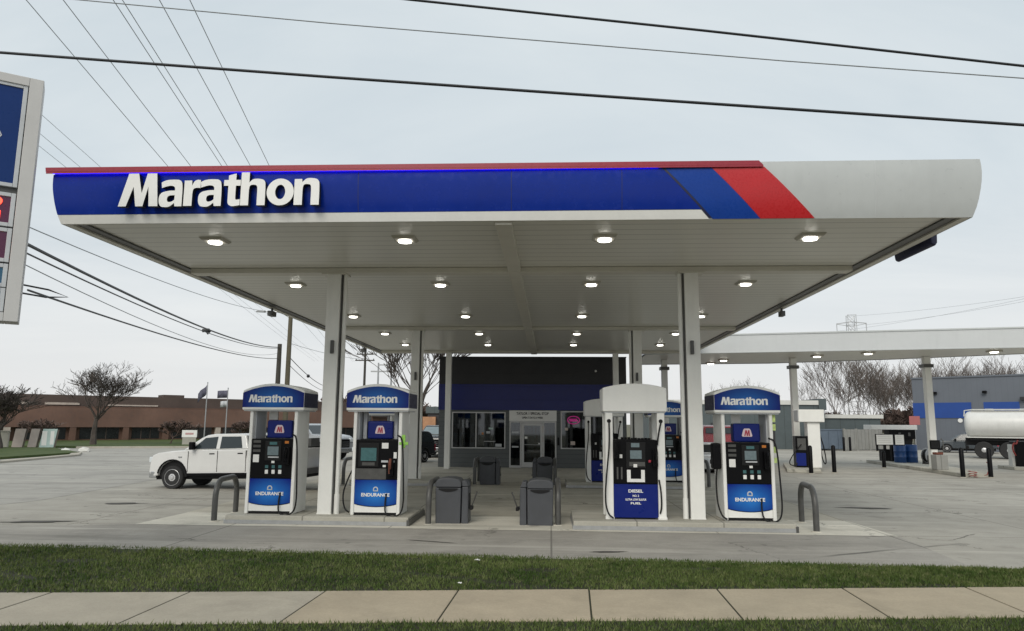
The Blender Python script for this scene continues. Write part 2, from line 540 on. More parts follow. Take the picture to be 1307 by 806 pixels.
def bow(x0, x1, zs, rise, n=14):
    """points from x0 to x1 whose z bulges by rise in the middle"""
    return [(x0 + (x1 - x0) * i / n, zs + rise * (1 - (2 * i / n - 1) ** 2)) for i in range(n + 1)]

# ------------------------------------------------------------------ world and light
w = bpy.data.worlds.new('World'); scene.world = w; w.use_nodes = True
nt = w.node_tree
bg = nt.nodes['Background']
SUN_EL, SUN_AZ = R(40), R(196)      # high soft light from behind the photographer's left
sky = N(nt, 'ShaderNodeTexSky', sky_type='NISHITA')
sky.sun_disc = False
sky.sun_elevation = SUN_EL; sky.sun_rotation = SUN_AZ
sky.dust_density = 4.0
tc = N(nt, 'ShaderNodeTexCoord').outputs['Generated']
sep = N(nt, 'ShaderNodeSeparateXYZ'); nt.links.new(tc, sep.inputs[0])
den = mathn(nt, 'ADD', mathn(nt, 'ABSOLUTE', sep.outputs[2]), .12)
cv = N(nt, 'ShaderNodeCombineXYZ')
nt.links.new(mathn(nt, 'DIVIDE', sep.outputs[0], den), cv.inputs[0])
nt.links.new(mathn(nt, 'DIVIDE', sep.outputs[1], den), cv.inputs[1])
cl = noise(nt, scaled(nt, cv.outputs[0], (.45, 1.0, 1)), .9, 6, .6, .8)
cl2 = noise(nt, cv.outputs[0], .28, 3, .5)
cl = mathn(nt, 'ADD', mathn(nt, 'MULTIPLY', cl, .6), mathn(nt, 'MULTIPLY', cl2, .4))
grey = mixc(nt, mapr(nt, cl, .34, .62, 0, 1), (4.9, 5.65, 6.15), (6.9, 7.35, 7.5))
grey = mixc(nt, mapr(nt, sep.outputs[2], 0.0, .30, 1, 0), grey, (7.4, 7.4, 7.35))
# overcast: a closed cloud deck, a little of the clear sky's colour showing through it
mixn = mixc(nt, .93, sky.outputs[0], grey)
nt.links.new(mixn, bg.inputs['Color'])
bg.inputs['Strength'].default_value = .1

sl = bpy.data.lights.new('sun', 'SUN')
sl.energy = 1.5; sl.angle = R(30); sl.color = (1, .94, .84)
so = bpy.data.objects.new('sun', sl); COL.objects.link(so)
# Nishita: rotation 0 puts the sun towards +Y, positive turns clockwise seen from above
sd = Vector((math.sin(SUN_AZ) * math.cos(SUN_EL), math.cos(SUN_AZ) * math.cos(SUN_EL), math.sin(SUN_EL)))
so.rotation_euler = sd.to_track_quat('Z', 'Y').to_euler()
scene.view_settings.view_transform = 'Standard'
scene.view_settings.look = 'None'
scene.view_settings.exposure = 0.24
scene.view_settings.gamma = 1
scene.cycles.max_bounces = 8
scene.cycles.transparent_max_bounces = 12

# ------------------------------------------------------------------ ground
sheet('ground', [(-900, -60), (900, -60), (900, 1500), (-900, 1500)], -.06, M['ground'])
sheet('forecourt', [(-120, 10.6), (95, 10.6), (95, 75), (40, 75), (-18, 75), (-120, 75)], 0, M['lot'])
sheet('street', [(-120, 10.6), (-14.5, 10.6), (-12.6, 17.5), (-13.5, 26), (-20.5, 52), (-26, 64), (-120, 64)], .004, M['street'])
sheet('front_lane', [(-30, 10.6), (5.93, 10.6), (6.25, 13.66), (-7.9, 13.76), (-11.0, 13.2), (-14, 12.0)], .008, M['front'])
def patch(x, y, lx, ly, rz, seed):
    rr = random.Random(seed); n = 22; pts = []
    for i in range(n):
        a = 2 * PI * i / n; k = rr.uniform(.7, 1.15)
        px_, py_ = lx * math.cos(a) * k, ly * math.sin(a) * k * (.4 + .6 * abs(math.sin(a)))
        pts.append((x + px_ * math.cos(rz) - py_ * math.sin(rz), y + px_ * math.sin(rz) + py_ * math.cos(rz)))
    sheet('tar_patch', pts, .0125, M['tar'])
patch(-10.0, 13.9, .75, .13, R(12), 1); patch(-10.2, 17.1, .5, .16, R(10), 2); patch(7.6, 18.2, .7, .12, R(-8), 3); patch(.9, 11.6, .35, .07, R(10), 4); patch(-2.0, 12.3, .5, .035, R(-18), 5)
sheet('bay_slab', [(-7.9, 15.6), (6.15, 15.7), (6.25, 32.6), (-8.0, 32.6)], .004, M['under'])
sheet('apron', [(-7.95, 13.76), (6.25, 13.66), (6.15, 15.7), (-7.85, 15.6)], .012, M['apron'])

# verge soil, sidewalk slabs, kerbs of the far lawns
def far_edge(x): return 11.03 - .038 * x
def sw_far(x): return 8.96 + .108 * x
def sw_near(x): return 7.60 + .108 * x
xs = [-24 + i * 2 for i in range(25)]
mb = MB()
pts = []
for x in xs:
    a, b = sw_far(x) + .01, far_edge(x)
    for k in range(7):
        t = k / 6
        pts.append((x, a + (b - a) * t, .006 + .018 * math.sin(PI * t)))
fs = [(i * 7 + k, (i + 1) * 7 + k, (i + 1) * 7 + k + 1, i * 7 + k + 1) for i in range(len(xs) - 1) for k in range(6)]
mb.add(pts, fs); tag(mb.build('verge', M['soil'], smooth=True), kind='structure')
sheet('near_verge', [(-24, 2), (24, 2), (24, sw_near(24) - .01), (-24, sw_near(-24) - .01)], .004, M['soil'])
mb = MB()
for k in range(-14, 14):
    xa, xb = .46 + 1.55 * k, .46 + 1.55 * (k + 1)
    g = .009
    d = .085   # joints run slightly askew
    pa = [(xa + g - d * .5, sw_near(xa)), (xb - g - d * .5, sw_near(xb)), (xb - g, sw_far(xb)), (xa + g, sw_far(xa))]
    h = .014 + .004 * random.uniform(-1, 1)
    mb.prism(pa, 'z', -.05, h, 1 if k < -2 else 0)
tag(mb.build('sidewalk', [M['slab'], M['slabgrey']], bevel=.008), kind='structure')
sheet('sidewalk_bed', [(-24, sw_near(-24) + .01), (24, sw_near(24) + .01), (24, sw_far(24) - .01), (-24, sw_far(-24) - .01)], .006, M['soil'])

def kerb_line(pts, wdt, h, name):
    mb = MB()
    for (a, b) in zip(pts[:-1], pts[1:]):
        a, b = Vector((*a, 0)), Vector((*b, 0)); d = (b - a).normalized(); n = Vector((-d.y, d.x, 0)) * wdt
        mb.prism([(a.x, a.y), (b.x, b.y), (b.x + n.x, b.y + n.y), (a.x + n.x, a.y + n.y)], 'z', -.02, h)
    return tag(mb.build(name, M['kerb'], bevel=.02), kind='structure')

lawn1 = [(-60, 20), (-27.2, 34.7), (-27.4, 41.0), (-34.2, 48.2), (-60, 40)]
mb = MB(); mb.prism(lawn1, 'z', -.03, .12); tag(mb.build('lawn', M['lawn']), kind='structure')
kerb_line([(-24.8, 31.6), (-25.9, 38.8), (-27.6, 41.6)], .5, .10, 'kerb')
kerb_line([(-60, 17), (-24.8, 31.6)], .6, .10, 'kerb')
lawn2 = [(-33.2, 49.4), (-29, 51.2), (-21.2, 54.2), (-22, 60), (-24, 75), (-60, 62), (-45, 50)]
mb = MB(); mb.prism(lawn2, 'z', -.03, .14); tag(mb.build('lawn', M['lawn']), kind='structure')
kerb_line([(-33.0, 49.0), (-21.0, 53.8)], .3, .13, 'kerb')
sheet('lawn', [(-60, 75.0), (-19, 76), (-22, 100), (-70, 140)], .02, M['lawn'])

# ------------------------------------------------------------------ grass
def blades(n, region, hmin, hmax, name, label):
    v = []; f = []
    rnd = random.random
    for i in range(n):
        x, y, z = region()
        h = hmin + (hmax - hmin) * rnd() ** 1.6
        a = rnd() * 6.283; wd = .004 + .004 * rnd()
        lx, ly = (rnd() - .5) * h * 1.3, (rnd() - .5) * h * 1.3
        c, s = math.cos(a) * wd, math.sin(a) * wd
        k = len(v)
        v += [(x - c, y - s, z), (x + c, y + s, z), (x + lx, y + ly, z + h)]
        f.append((k, k + 1, k + 2))
    me = bpy.data.meshes.new(name); me.from_pydata(v, [], f); me.materials.append(M['blade'])
    o = bpy.data.objects.new(name, me); COL.objects.link(o)
    tag(o, label, 'grass', kind='stuff')
def reg1():
    while True:
        x = random.uniform(-10.5, 8.2); a, b = sw_far(x) - .03, far_edge(x) + .06
        t = random.random()
        y = a + (b - a) * t
        edge = min(t, 1 - t) * (b - a)
        if math.sin(x * 1.9 + 2 * math.sin(y * 2.7)) * math.sin(y * 3.3 + x) > .82 and random.random() < .75: continue
        if edge < .14 and random.random() < .45 + .3 * math.sin(x * 5.1) * math.sin(x * 2.3): continue
        return x, y, .004 + .018 * math.sin(PI * max(0, min(1, t)))
def reg2():
    while True:
        x = random.uniform(-6.2, 6.4); y = sw_near(x) + .0 - 1.5 * random.random() ** 1.1
        if y > sw_near(x) - .03 and random.random() < .5: continue
        return x, y, .005
blades(105000, reg1, .018, .060, 'grass', 'green mown grass of the verge between the forecourt and the sidewalk')
blades(34000, reg2, .025, .055, 'grass', 'green mown grass along the near edge of the sidewalk')

for i, (x, y, lab, sx) in enumerate([(-1.03, 10.45, 'crumpled white scrap of litter at the far edge of the grass verge', 1), (-1.1, 9.02, 'small white scrap of litter where the grass verge meets the sidewalk', .7)]):
    mb = MB()
    ps = []
    for a in range(7):
        for b in range(5):
            ps.append((.02 * (a - 3) + random.uniform(-.008, .008), .018 * (b - 2) + random.uniform(-.008, .008), .05 + random.uniform(0, .035)))
    mb.add(ps, [(a * 5 + b, (a + 1) * 5 + b, (a + 1) * 5 + b + 1, a * 5 + b + 1) for a in range(6) for b in range(4)])
    o = mb.build('litter', M['sticker']); o.location = (x, y, .03); o.scale = (sx * .6, sx * .6, sx * .6)
    tag(o, lab, 'litter', 'white litter on the grass')

# ------------------------------------------------------------------ front canopy
ZS, ZT = 5.08, 5.95
X0, X1, Y0, Y1 = -7.83, 6.33, 10.76, 32.35
PROF = [(5.08, 0), (5.14, .02), (5.22, .045), (5.35, .075), (5.5, .10), (5.62, .115), (5.74, .123), (5.86, .122), (5.95, .115)]
def bulge(z):
    for (a, oa), (b, ob) in zip(PROF[:-1], PROF[1:]):
        if z <= b: return oa + (ob - oa) * (z - a) / (b - a)
    return PROF[-1][1]
cano = thing('gas_canopy', 'white flat roofed fuel canopy with blue and red fascia over the front pumps', 'canopy', (-.75, 21.5, 0))
def off(mb):
    mb.v = [(x + .75, y - 21.5, z) for x, y, z in mb.v]; return mb
mb = MB()
rings = []
for z, o_ in PROF + [(5.95, -.05)]:
    rings.append([(X0 - o_, Y0 - o_, z), (X1 + o_, Y0 - o_, z), (X1 + o_, Y1 + o_, z), (X0 - o_, Y1 + o_, z)])
vs = [p for r in rings for p in r]
fs = [(i * 4 + k, i * 4 + (k + 1) % 4, (i + 1) * 4 + (k + 1) % 4, (i + 1) * 4 + k) for i in range(len(rings) - 1) for k in range(4)]
mb.add(vs, fs)
fascia = off(mb).build('fascia', M['fascia'], cano, smooth=True)
mb = MB(); mb.box(X0 + .02, X1 - .02, Y0 + .02, Y1 - .02, 5.78, 5.93)
off(mb).build('roof_deck', M['fascia_dim'], cano)
# soffit stepped up inside a flat perimeter trim
mb = MB(); mb.add([(X0 + .3, Y0 + .02, 5.14), (X1 - .3, Y0 + .02, 5.14), (X1 - .3, Y1 - .3, 5.14), (X0 + .3, Y1 - .3, 5.14)], [(0, 1, 2, 3)])
off(mb).build('soffit', M['soffit'], cano)
mb = MB()
mb.box(X0 + .003, X0 + .13, Y0 + .02, Y1 - .003, 5.083, 5.2)
mb.box(X1 - .13, X1 - .003, Y0 + .02, Y1 - .003, 5.083, 5.2)
mb.box(X0 + .132, X1 - .132, Y1 - .16, Y1 - .004, 5.083, 5.2)
mb.box(X0 + .132, X1 - .132, Y0 + .004, Y0 + .05, 5.083, 5.2)
off(mb).build('edge_trim', M['beam'], cano)
mb = MB()
mb.box(X0 + .135, X0 + .30, Y0 + .06, Y1 - .17, 5.11, 5.2)
off(mb).build('gutter', M['gunmetal'], cano)
mb = MB(); mb.box(X1 - .30, X1 - .135, Y0 + .06, Y1 - .17, 5.11, 5.2)
off(mb).build('gutter', M['gunmetal'], cano)
CX = (-4.47, 2.84); CY = (14.48, 23.61, 31.4)
for y in (14.48, 23.61):
    mb = MB(); mb.box(X0 + .30, X1 - .30, y - .15, y + .15, 5.03, 5.135)
    off(mb).build('cross_beam', M['beam'], cano, bevel=.01)
mb = MB()
for a, b in ((Y0 + .06, 14.325), (14.635, 23.455), (23.765, Y1 - .17)):
    mb.box(-.86, -.60, a, b, 5.035, 5.135)
off(mb).build('long_beam', M['beam'], cano, bevel=.01)
mb = MB(); mb.box(X0 + .3, X1 - .3, Y1 - .9, Y1 - .55, 5.04, 5.136)
off(mb).build('rear_beam', M['beam'], cano, bevel=.01)
for i, cx in enumerate(CX):
    for j, cy in enumerate(CY):
        zb = .17 if j < 2 else .004
        hw = .14 if j < 2 else .12
        mb = MB(); mb.box(cx - hw, cx + hw, cy - hw, cy + hw, zb, 5.03)
        c = off(mb).build('column', M['column'], cano, bevel=.012)
        mb = MB()
        sd_ = 1 if i == 0 else -1
        if j < 2:
            px = cx + sd_ * (hw + .015)
            mb.box(min(px - .011, px + .011), max(px - .011, px + .011), cy - hw + .05, cy + hw - .03, zb + .02, 5.0)
            off(mb).build('reveal_strip', M['gunmetal'], c)
            mb = MB(); px = cx + sd_ * (hw + .08)
            mb.tube([(px, cy - .04, zb), (px, cy - .04, 5.03)], .045, 10)
            mb.tube([(px, cy - .04, zb), (px, cy - .04, zb + .38)], .056, 10)
            off(mb).build('downpipe', M['column'], c, smooth=True)
            mb = MB(); mb.box(cx - .26, cx + .26, cy - .17, cy + .17, 5.0, 5.029)
            off(mb).build('cap_plate', M['beam'], c)
            mb = MB(); mb.box(cx + sd_ * .03 - .035, cx + sd_ * .03 + .035, cy - hw - .06, cy - hw - .002, 3.35, 3.62)
            off(mb).build('junction_box', M['gunmetal'], c, bevel=.01)
            mb = MB()
            mb.box(cx - hw - .006, cx + hw + .006, cy - hw - .006, cy + hw + .006, zb, zb + .02)
            off(mb).build('base_trim', M['column'], c)
# recessed lamps in the soffit
for y in (12.0, 16.05, 20.95, 25.13, 28.75):
    for x in (-5.9, -2.52, .93, 4.38):
        mb = MB(); mb.box(x - .17, x + .17, y - .17, y + .17, 5.095, 5.139, top=(-.04, -.04))
        l = off(mb).build('canopy_light', M['lampring'], cano, bevel=.01)
        mb = MB(); mb.prism([(x + p[0], y + p[1]) for p in arc(0, 0, .115, 0, 342, 19)], 'z', 5.07, 5.1)
        off(mb).build('lamp_lens', M['lamp'], l)
# coloured fascia skin: follows the bulging face a few millimetres proud of it
def skin(name, m, xl, xr, z0, z1, proud, n=8, parent=None, thick=.012):
    mb = MB(); vs = []; k = 24
    zs_ = [z0 + (z1 - z0) * i / n for i in range(n + 1)]
    for z in zs_:
        a = xl(z) if callable(xl) else xl; b = xr(z) if callable(xr) else xr
        y = Y0 - bulge(z) - proud
        vs += [(a, y, z), (b, y, z), (b, y + thick, z), (a, y + thick, z)]
    fs = [(i * 4 + q, i * 4 + (q + 1) % 4, (i + 1) * 4 + (q + 1) % 4, (i + 1) * 4 + q) for i in range(n) for q in range(4)]
    fs += [(0, 1, 2, 3), (n * 4, n * 4 + 3, n * 4 + 2, n * 4 + 1)]
    mb.add(vs, fs)
    return off(mb).build(name, m, parent or fascia, smooth=True)
def lin(za, xa, zb, xb): return lambda z: xa + (xb - xa) * (z - za) / (zb - za)
L0 = lambda z: X0 - bulge(z) - .008
E1 = lin(5.87, 1.70, 5.10, 2.42); E2 = lin(5.90, 2.42, 5.10, 3.18); E3 = lin(5.95, 3.17, 5.10, 3.99)
skin('blue_fascia_panel', M['blue'], L0, E1, 5.225, 5.865, .012)
skin('seam_strip', M['seam'], lambda z: E1(z) + .003, lambda z: E1(z) + .045, 5.10, 5.865, .013)
skin('blue_stripe', M['blue2'], lambda z: E1(z) + .048, E2, 5.085, 5.865, .011)
skin('red_stripe', M['red'], lambda z: E2(z) + .003, E3, 5.085, 5.865, .011)
mb = MB()
ya = Y0 - .115
mb.prism([(X0 - .20, 5.885), (3.235, 5.885), (3.17, 5.955), (X0 - .21, 5.955)], 'y', ya - .11, ya - .016)
mb.box(X0 - .195, 3.235, ya - .108, ya - .096, 5.855, 5.8845)
mb.move(lambda p: Vector((p.x, (ya - .018) + (p.y - (ya - .018)) * (1 - .72 * max(0, min(1, (p.x + 8.05) / 11.2))), p.z)))
trim = off(mb).build('red_trim_bar', M['redtrim'], fascia, bevel=.004)
mb = MB(); mb.box(X0 - .10, 1.66, ya - .086, ya - .081, 5.858, 5.882)
mb.move(lambda p: Vector((p.x, (ya - .018) + (p.y - (ya - .018)) * (1 - .72 * max(0, min(1, (p.x + 8.05) / 11.2))), p.z)))
off(mb).build('led_strip', M['led'], fascia)
for ch, mb in wordmark(-6.79, -3.58, 5.30, 5.835, Y0 - .225, .09):
    off(mb)
    o = mb.build('letter', [M['letter'], M['letter_side']], fascia)
    for p in o.data.polygons:
        p.material_index = 0 if abs(p.normal.y) > .7 else 1
skin('white_strip', M['white'], L0, lambda z: E1(z) - .01, 5.083, 5.218, .010, n=3)
for x in (-5.4, -3.0, -.6, 1.1):
    skin('panel_joint', M['seam'], x - .004, x + .004, 5.23, 5.855, .0135, thick=.004)
for x in (4.9,):
    skin('panel_joint', M['fascia_dim'], x - .005, x + .005, 5.09, 5.945, .003, thick=.004)
# fittings on the canopy edges
mb = MB(); mb.prism([(6.46, 5.66), (6.45, 5.12), (6.46, 5.03), (6.53, 5.00), (6.57, 5.06), (6.60, 5.64)], 'y', 12.2, 13.5)
sg = off(mb).build('side_sign', M['seam'], cano, bevel=.03, seg=3)
for (x, y, s_) in ((-7.73, 19.3, .15), (6.22, 19.4, .12), (-7.80, 29.5, .17)):
    mb = MB(); mb.box(x - s_ / 2, x + s_ / 2, y - s_, y + s_, 4.86, 5.0); mb.cyl((x, y, 4.99), (x, y, 5.09), .03, seg=8)
    off(mb).build('floodlight', M['gunmetal'], cano, bevel=.012)

# ------------------------------------------------------------------ pump islands
def island(x0, x1, y0, y1, label, rz=0):
    o = thing('pump_island', label, 'kerbed island', ((x0 + x1) / 2, (y0 + y1) / 2, 0), 0, 'raised concrete pump islands')
    a, b = (x1 - x0) / 2, (y1 - y0) / 2
    mb = MB(); mb.box(-a, a, -b, b, 0, .17)
    mb.build('kerb_block', M['island'], o, bevel=.025)
    mb = MB(); mb.box(-a - .012, a + .012, -b - .012, b + .012, .015, .085)
    mb.build('kerb_edging', M['steel'], o)
    mb = MB(); mb.box(a - .03, a + .02, -b - .016, b + .016, .0, .12); mb.build('end_guard', M['gunmetal'], o)
    return o
island(-6.32, -2.72, 14.02, 15.75, 'raised concrete island under the two blue front pumps nearest the pickup')
island(.43, 4.55, 13.90, 15.60, 'raised concrete island under the white diesel pump and the rightmost blue pump')
island(-6.32, -2.68, 22.75, 24.45, 'raised concrete island at the rear left, its end by the row of bins')
island(.50, 4.55, 22.70, 24.40, 'raised concrete island at the rear right under the half hidden pumps')

# ------------------------------------------------------------------ fuel pumps
def emblem(parent, xc, zc, s, y):
    """rounded white-edged badge with a red M"""
    pts = [(-.5, -.42), (.5, -.42), (.56, -.3), (.40, .30), (.26, .46), (-.26, .46), (-.40, .30), (-.56, -.3)]
    mb = MB(); mb.prism([(xc + p[0] * s, zc + p[1] * s) for p in pts], 'y', y, y + .006)
    e = mb.build('emblem', M['logopink'], parent)
    mb = MB(); mb.prism([(xc + (p[0] - .5) * s * .62, zc + (p[1] - .55) * s * .62) for p in M_POLY], 'y', y - .005, y - .001)
    mb.build('emblem_letter', M['logored'], parent)
    return e

def hood(root, wdt, dep, z0, zs_, rise, blue):
    a, d = wdt / 2, dep / 2
    mb = MB(); mb.prism([(-a, z0), (a, z0)] + bow(a, -a, zs_, rise), 'y', -d, d)
    h = mb.build('hood', M['white'], root, bevel=.02)
    mb = MB(); mb.box(-a + .03, a - .03, -d + .03, d - .03, z0 - .02, z0 + .01); mb.build('hood_underside', M['pale'], h)
    if blue:
        t = .055
        for s in (-1, 1):
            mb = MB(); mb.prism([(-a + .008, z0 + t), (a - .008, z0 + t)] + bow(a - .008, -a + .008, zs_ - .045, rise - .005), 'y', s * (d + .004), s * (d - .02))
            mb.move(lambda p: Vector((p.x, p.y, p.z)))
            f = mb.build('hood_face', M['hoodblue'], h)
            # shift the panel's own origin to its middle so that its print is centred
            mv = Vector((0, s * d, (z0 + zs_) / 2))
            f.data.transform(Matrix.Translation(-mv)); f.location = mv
            mb = MB(); mb.box(s * a - .004, s * a + .004, -d + .012, d - .012, z0 + t, zs_ - .045)
            mb.build('hood_side', M['seam'], h)
        mb = MB()
        for ch, m_ in wordmark(-a * .80, a * .62, z0 + .155, z0 + .305, -d - .010, .006):
            mb.add(m_.v, m_.f)
        mb.build('hood_lettering', M['letter'], h)
    return h

def hose(root, path, nm='hose', r=.016):
    # smooth a polyline with two rounds of corner cutting
    p = [Vector(q) for q in path]
    for _ in range(3):
        q = [p[0]]
        for a, b in zip(p[:-1], p[1:]):
            q += [a * .75 + b * .25, a * .25 + b * .75]
        p = q + [p[-1]]
    mb = MB(); mb.tube(p, r, 7)
    return mb.build(nm, M['blackmatt'], root, smooth=True)

def nozzle(root, x, y, z, col, s=1):
    mb = MB()
    mb.box(x - .05, x + .05, y - .10, y + .0, z - .16, z + .18)
    b = mb.build('nozzle_boot', M['black'], root, bevel=.012)
    mb = MB()
    mb.tube([(x, y - .10, z + .17), (x, y - .15, z + .10), (x, y - .14, z - .02)], [.022, .03, .026], 8)
    mb.tube([(x, y - .13, z + .11), (x, y - .21, z + .03), (x, y - .20, z - .10), (x, y - .14, z - .10)], .011, 6)
    mb.build('nozzle', M[col], root, smooth=True)
    return b

def blue_pump(label, loc, variant, left_hose=False, nozzle_col='black', rz=0):
    o = thing('fuel_pump', label, 'fuel pump', loc, rz, 'fuel pumps under the front canopy')
    for s in (-1, 1):
        mb = MB()
        x0, x1 = sorted((s * .49, s * .42))
        # tapering white side cheek: slightly wider at the foot
        mb.prism([(-.375, 0), (.375, 0), (.36, 2.06), (-.36, 2.06)], 'x', x0, x1)
        mb.build('side_panel', M['white'], o, bevel=.018)
        mb = MB(); mb.box(min(s * .418, s * .395), max(s * .418, s * .395), -.24, .24, 1.46, 2.05); mb.build('inner_liner', M['pale'], o)
    mb = MB(); mb.box(-.415, .415, -.31, .31, .05, 1.46); mb.build('cabinet', M['blackmatt'], o)
    mb = MB(); mb.box(-.415, .415, -.335, .335, 0, .05); mb.build('plinth', M['blackmatt'], o)
    mb = MB(); mb.prism([(-.417, .055), (.417, .055), (.417, .21)] + bow(.417, -.417, .205, -.05)[1:-1] + [(-.417, .21)], 'y', -.352, -.312)
    mb.build('kick_plate', M['white'], o)
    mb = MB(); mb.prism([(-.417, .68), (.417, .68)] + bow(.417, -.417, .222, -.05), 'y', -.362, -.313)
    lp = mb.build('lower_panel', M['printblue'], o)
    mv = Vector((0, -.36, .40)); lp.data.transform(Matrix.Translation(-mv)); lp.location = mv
    t = text_mb('ENDURANCE', 0, .36, .068, -.370, .006, width=.56, bold=.03); t.build('lettering', M['letter'], o)
    mb = MB(); c = arc(0, .50, .052, -30, 210, 12) + arc(0, .50, .030, 210, -30, 12)
    mb.prism(c, 'y', -.369, -.363); mb.box(-.052, .052, -.369, -.363, .462, .478); mb.build('badge', M['pale'], o)
    # control panel
    mb = MB(); mb.box(-.417, .417, -.372, -.314, .685, 1.46)
    cp = mb.build('control_panel', M['black'], o, bevel=.012)
    def plate(nm, m, x0, x1, z0, z1, p=.006, base=-.372, parent=cp, bev=0):
        q = MB(); q.box(x0, x1, base - p, base + .004, z0, z1); return q.build(nm, M[m], parent, bevel=bev)
    if variant == 'keys':
        plate('screen_bezel', 'blackmatt', -.13, .20, 1.03, 1.42, .018, bev=.01)
        plate('screen', 'screen', -.075, .145, 1.14, 1.31, .003, -.392)
        plate('price_display', 'screenteal', -.04, .11, 1.345, 1.40, .003, -.392)
        plate('card_slot', 'pale', -.06, .155, 1.09, 1.115, .008, -.390)
        plate('receipt_slot', 'sticker', .01, .07, .985, 1.03, .010)
        for k in range(3):
            x = -.115 + k * .135
            plate('grade_screen', 'screenteal', x, x + .062, .885, .945, .006)
            plate('grade_button', 'sticker', x, x + .066, .775, .855, .012, bev=.01)
        plate('notice', 'sticker', -.37, -.25, 1.00, 1.15, .004)
        for z in (1.20, 1.29, 1.38): plate('price_window', 'gunmetal', -.38, -.23, z, z + .05, .004)
        nozzle(o, .325, -.372, 1.12, nozzle_col)
        plate('warning_label', 'amber', .26, .34, 1.37, 1.42, .004)
    elif variant == 'tablet':
        plate('screen_bezel', 'blackmatt', -.36, .05, .93, 1.40, .02, bev=.012)
        plate('screen', 'screenteal', -.31, .0, 1.05, 1.30, .003, -.394)
        plate('keypad', 'gunmetal', -.28, -.03, .96, 1.02, .004, -.394)
        plate('notice', 'sticker', .10, .23, 1.29, 1.40, .004)
        plate('card_slot', 'pale', .10, .36, 1.02, 1.06, .02)
        plate('receipt_slot', 'sticker', .13, .19, .93, .97, .012)
        plate('warning_label', 'sticker', .34, .40, 1.10, 1.22, .004)
        plate('lower_tray', 'gunmetal', -.41, .20, .69, .90, .004)
        nozzle(o, .30, -.372, .92, 'rust')
    hood(o, 1.26, .86, 2.03, 2.42, .14, True)
    # topper sign on the cabinet
    tx = .05 if variant == 'keys' else .0
    mb = MB(); mb.box(tx - .26, tx + .26, -.14, .10, 1.47, 1.83)
    tp = mb.build('topper_sign', M['plainblue'], o, bevel=.03, seg=3)
    emblem(tp, tx, 1.65, .18, -.150)
    if variant == 'keys':
        mb = MB(); mb.box(-.22, -.04, -.04, -.03, 1.84, 2.02); mb.build('paper_notice', M['sticker'], o)
    else:
        for x in (-.33, .30):
            mb = MB(); mb.box(x - .035, x + .035, -.06, .06, 1.47, 2.03); mb.build('inner_post', M['pale'], o)
    # hoses
    hose(o, [(.40, -.34, 1.55), (.52, -.42, 1.50), (.56, -.44, .75), (.58, -.44, .10), (.42, -.48, -.02), (.22, -.44, .02), (.20, -.39, .25), (.22, -.37, .42)])
    if left_hose:
        hose(o, [(-.50, -.10, .95), (-.58, -.28, .70), (-.66, -.36, .40), (-.60, -.40, .12), (-.50, -.40, .06)])
    return o

P1 = blue_pump('blue and white fuel pump nearest the white pickup, at the left end of its island', (-5.55, 14.62, .17), 'keys')
P2 = blue_pump('blue and white fuel pump with a green tag, right of the front left column', (-3.43, 14.62, .17), 'tablet', True)
mb = MB()
mb.box(.49, .56, -.36, -.33, 1.30, 1.56); mb.box(.44, .62, -.37, -.34, 1.36, 1.42); mb.build('green_tag', M['green'], P2, bevel=.01)
P4 = blue_pump('rightmost blue and white fuel pump in front, yellow green strips on its right post', (3.80, 14.60, .17), 'keys')
mb = MB()
for z, h in ((1.86, .14), (1.70, .12), (1.27, .12), (1.08, .10)):
    mb.box(.495, .56, -.30, -.27, z, z + h)
mb.build('hi_vis_tag', M['hivis'], P4)
mb = MB(); mb.box(-.66, -.50, -.30, -.08, .95, 1.45); mb.build('side_nozzle_boot', M['black'], P4, bevel=.03)
hose(P4, [(-.56, -.2, 1.0), (-.60, -.22, .7), (-.60, -.30, .30), (-.54, -.38, .08), (-.45, -.40, .03)])
P6 = blue_pump('blue fuel pump of the rear island half hidden behind the front right column', (3.72, 23.60, .17), 'keys')
P8 = blue_pump('rear fuel pump glimpsed through the opening of the pump with the green tag', (-5.62, 23.6, .17), 'tablet')

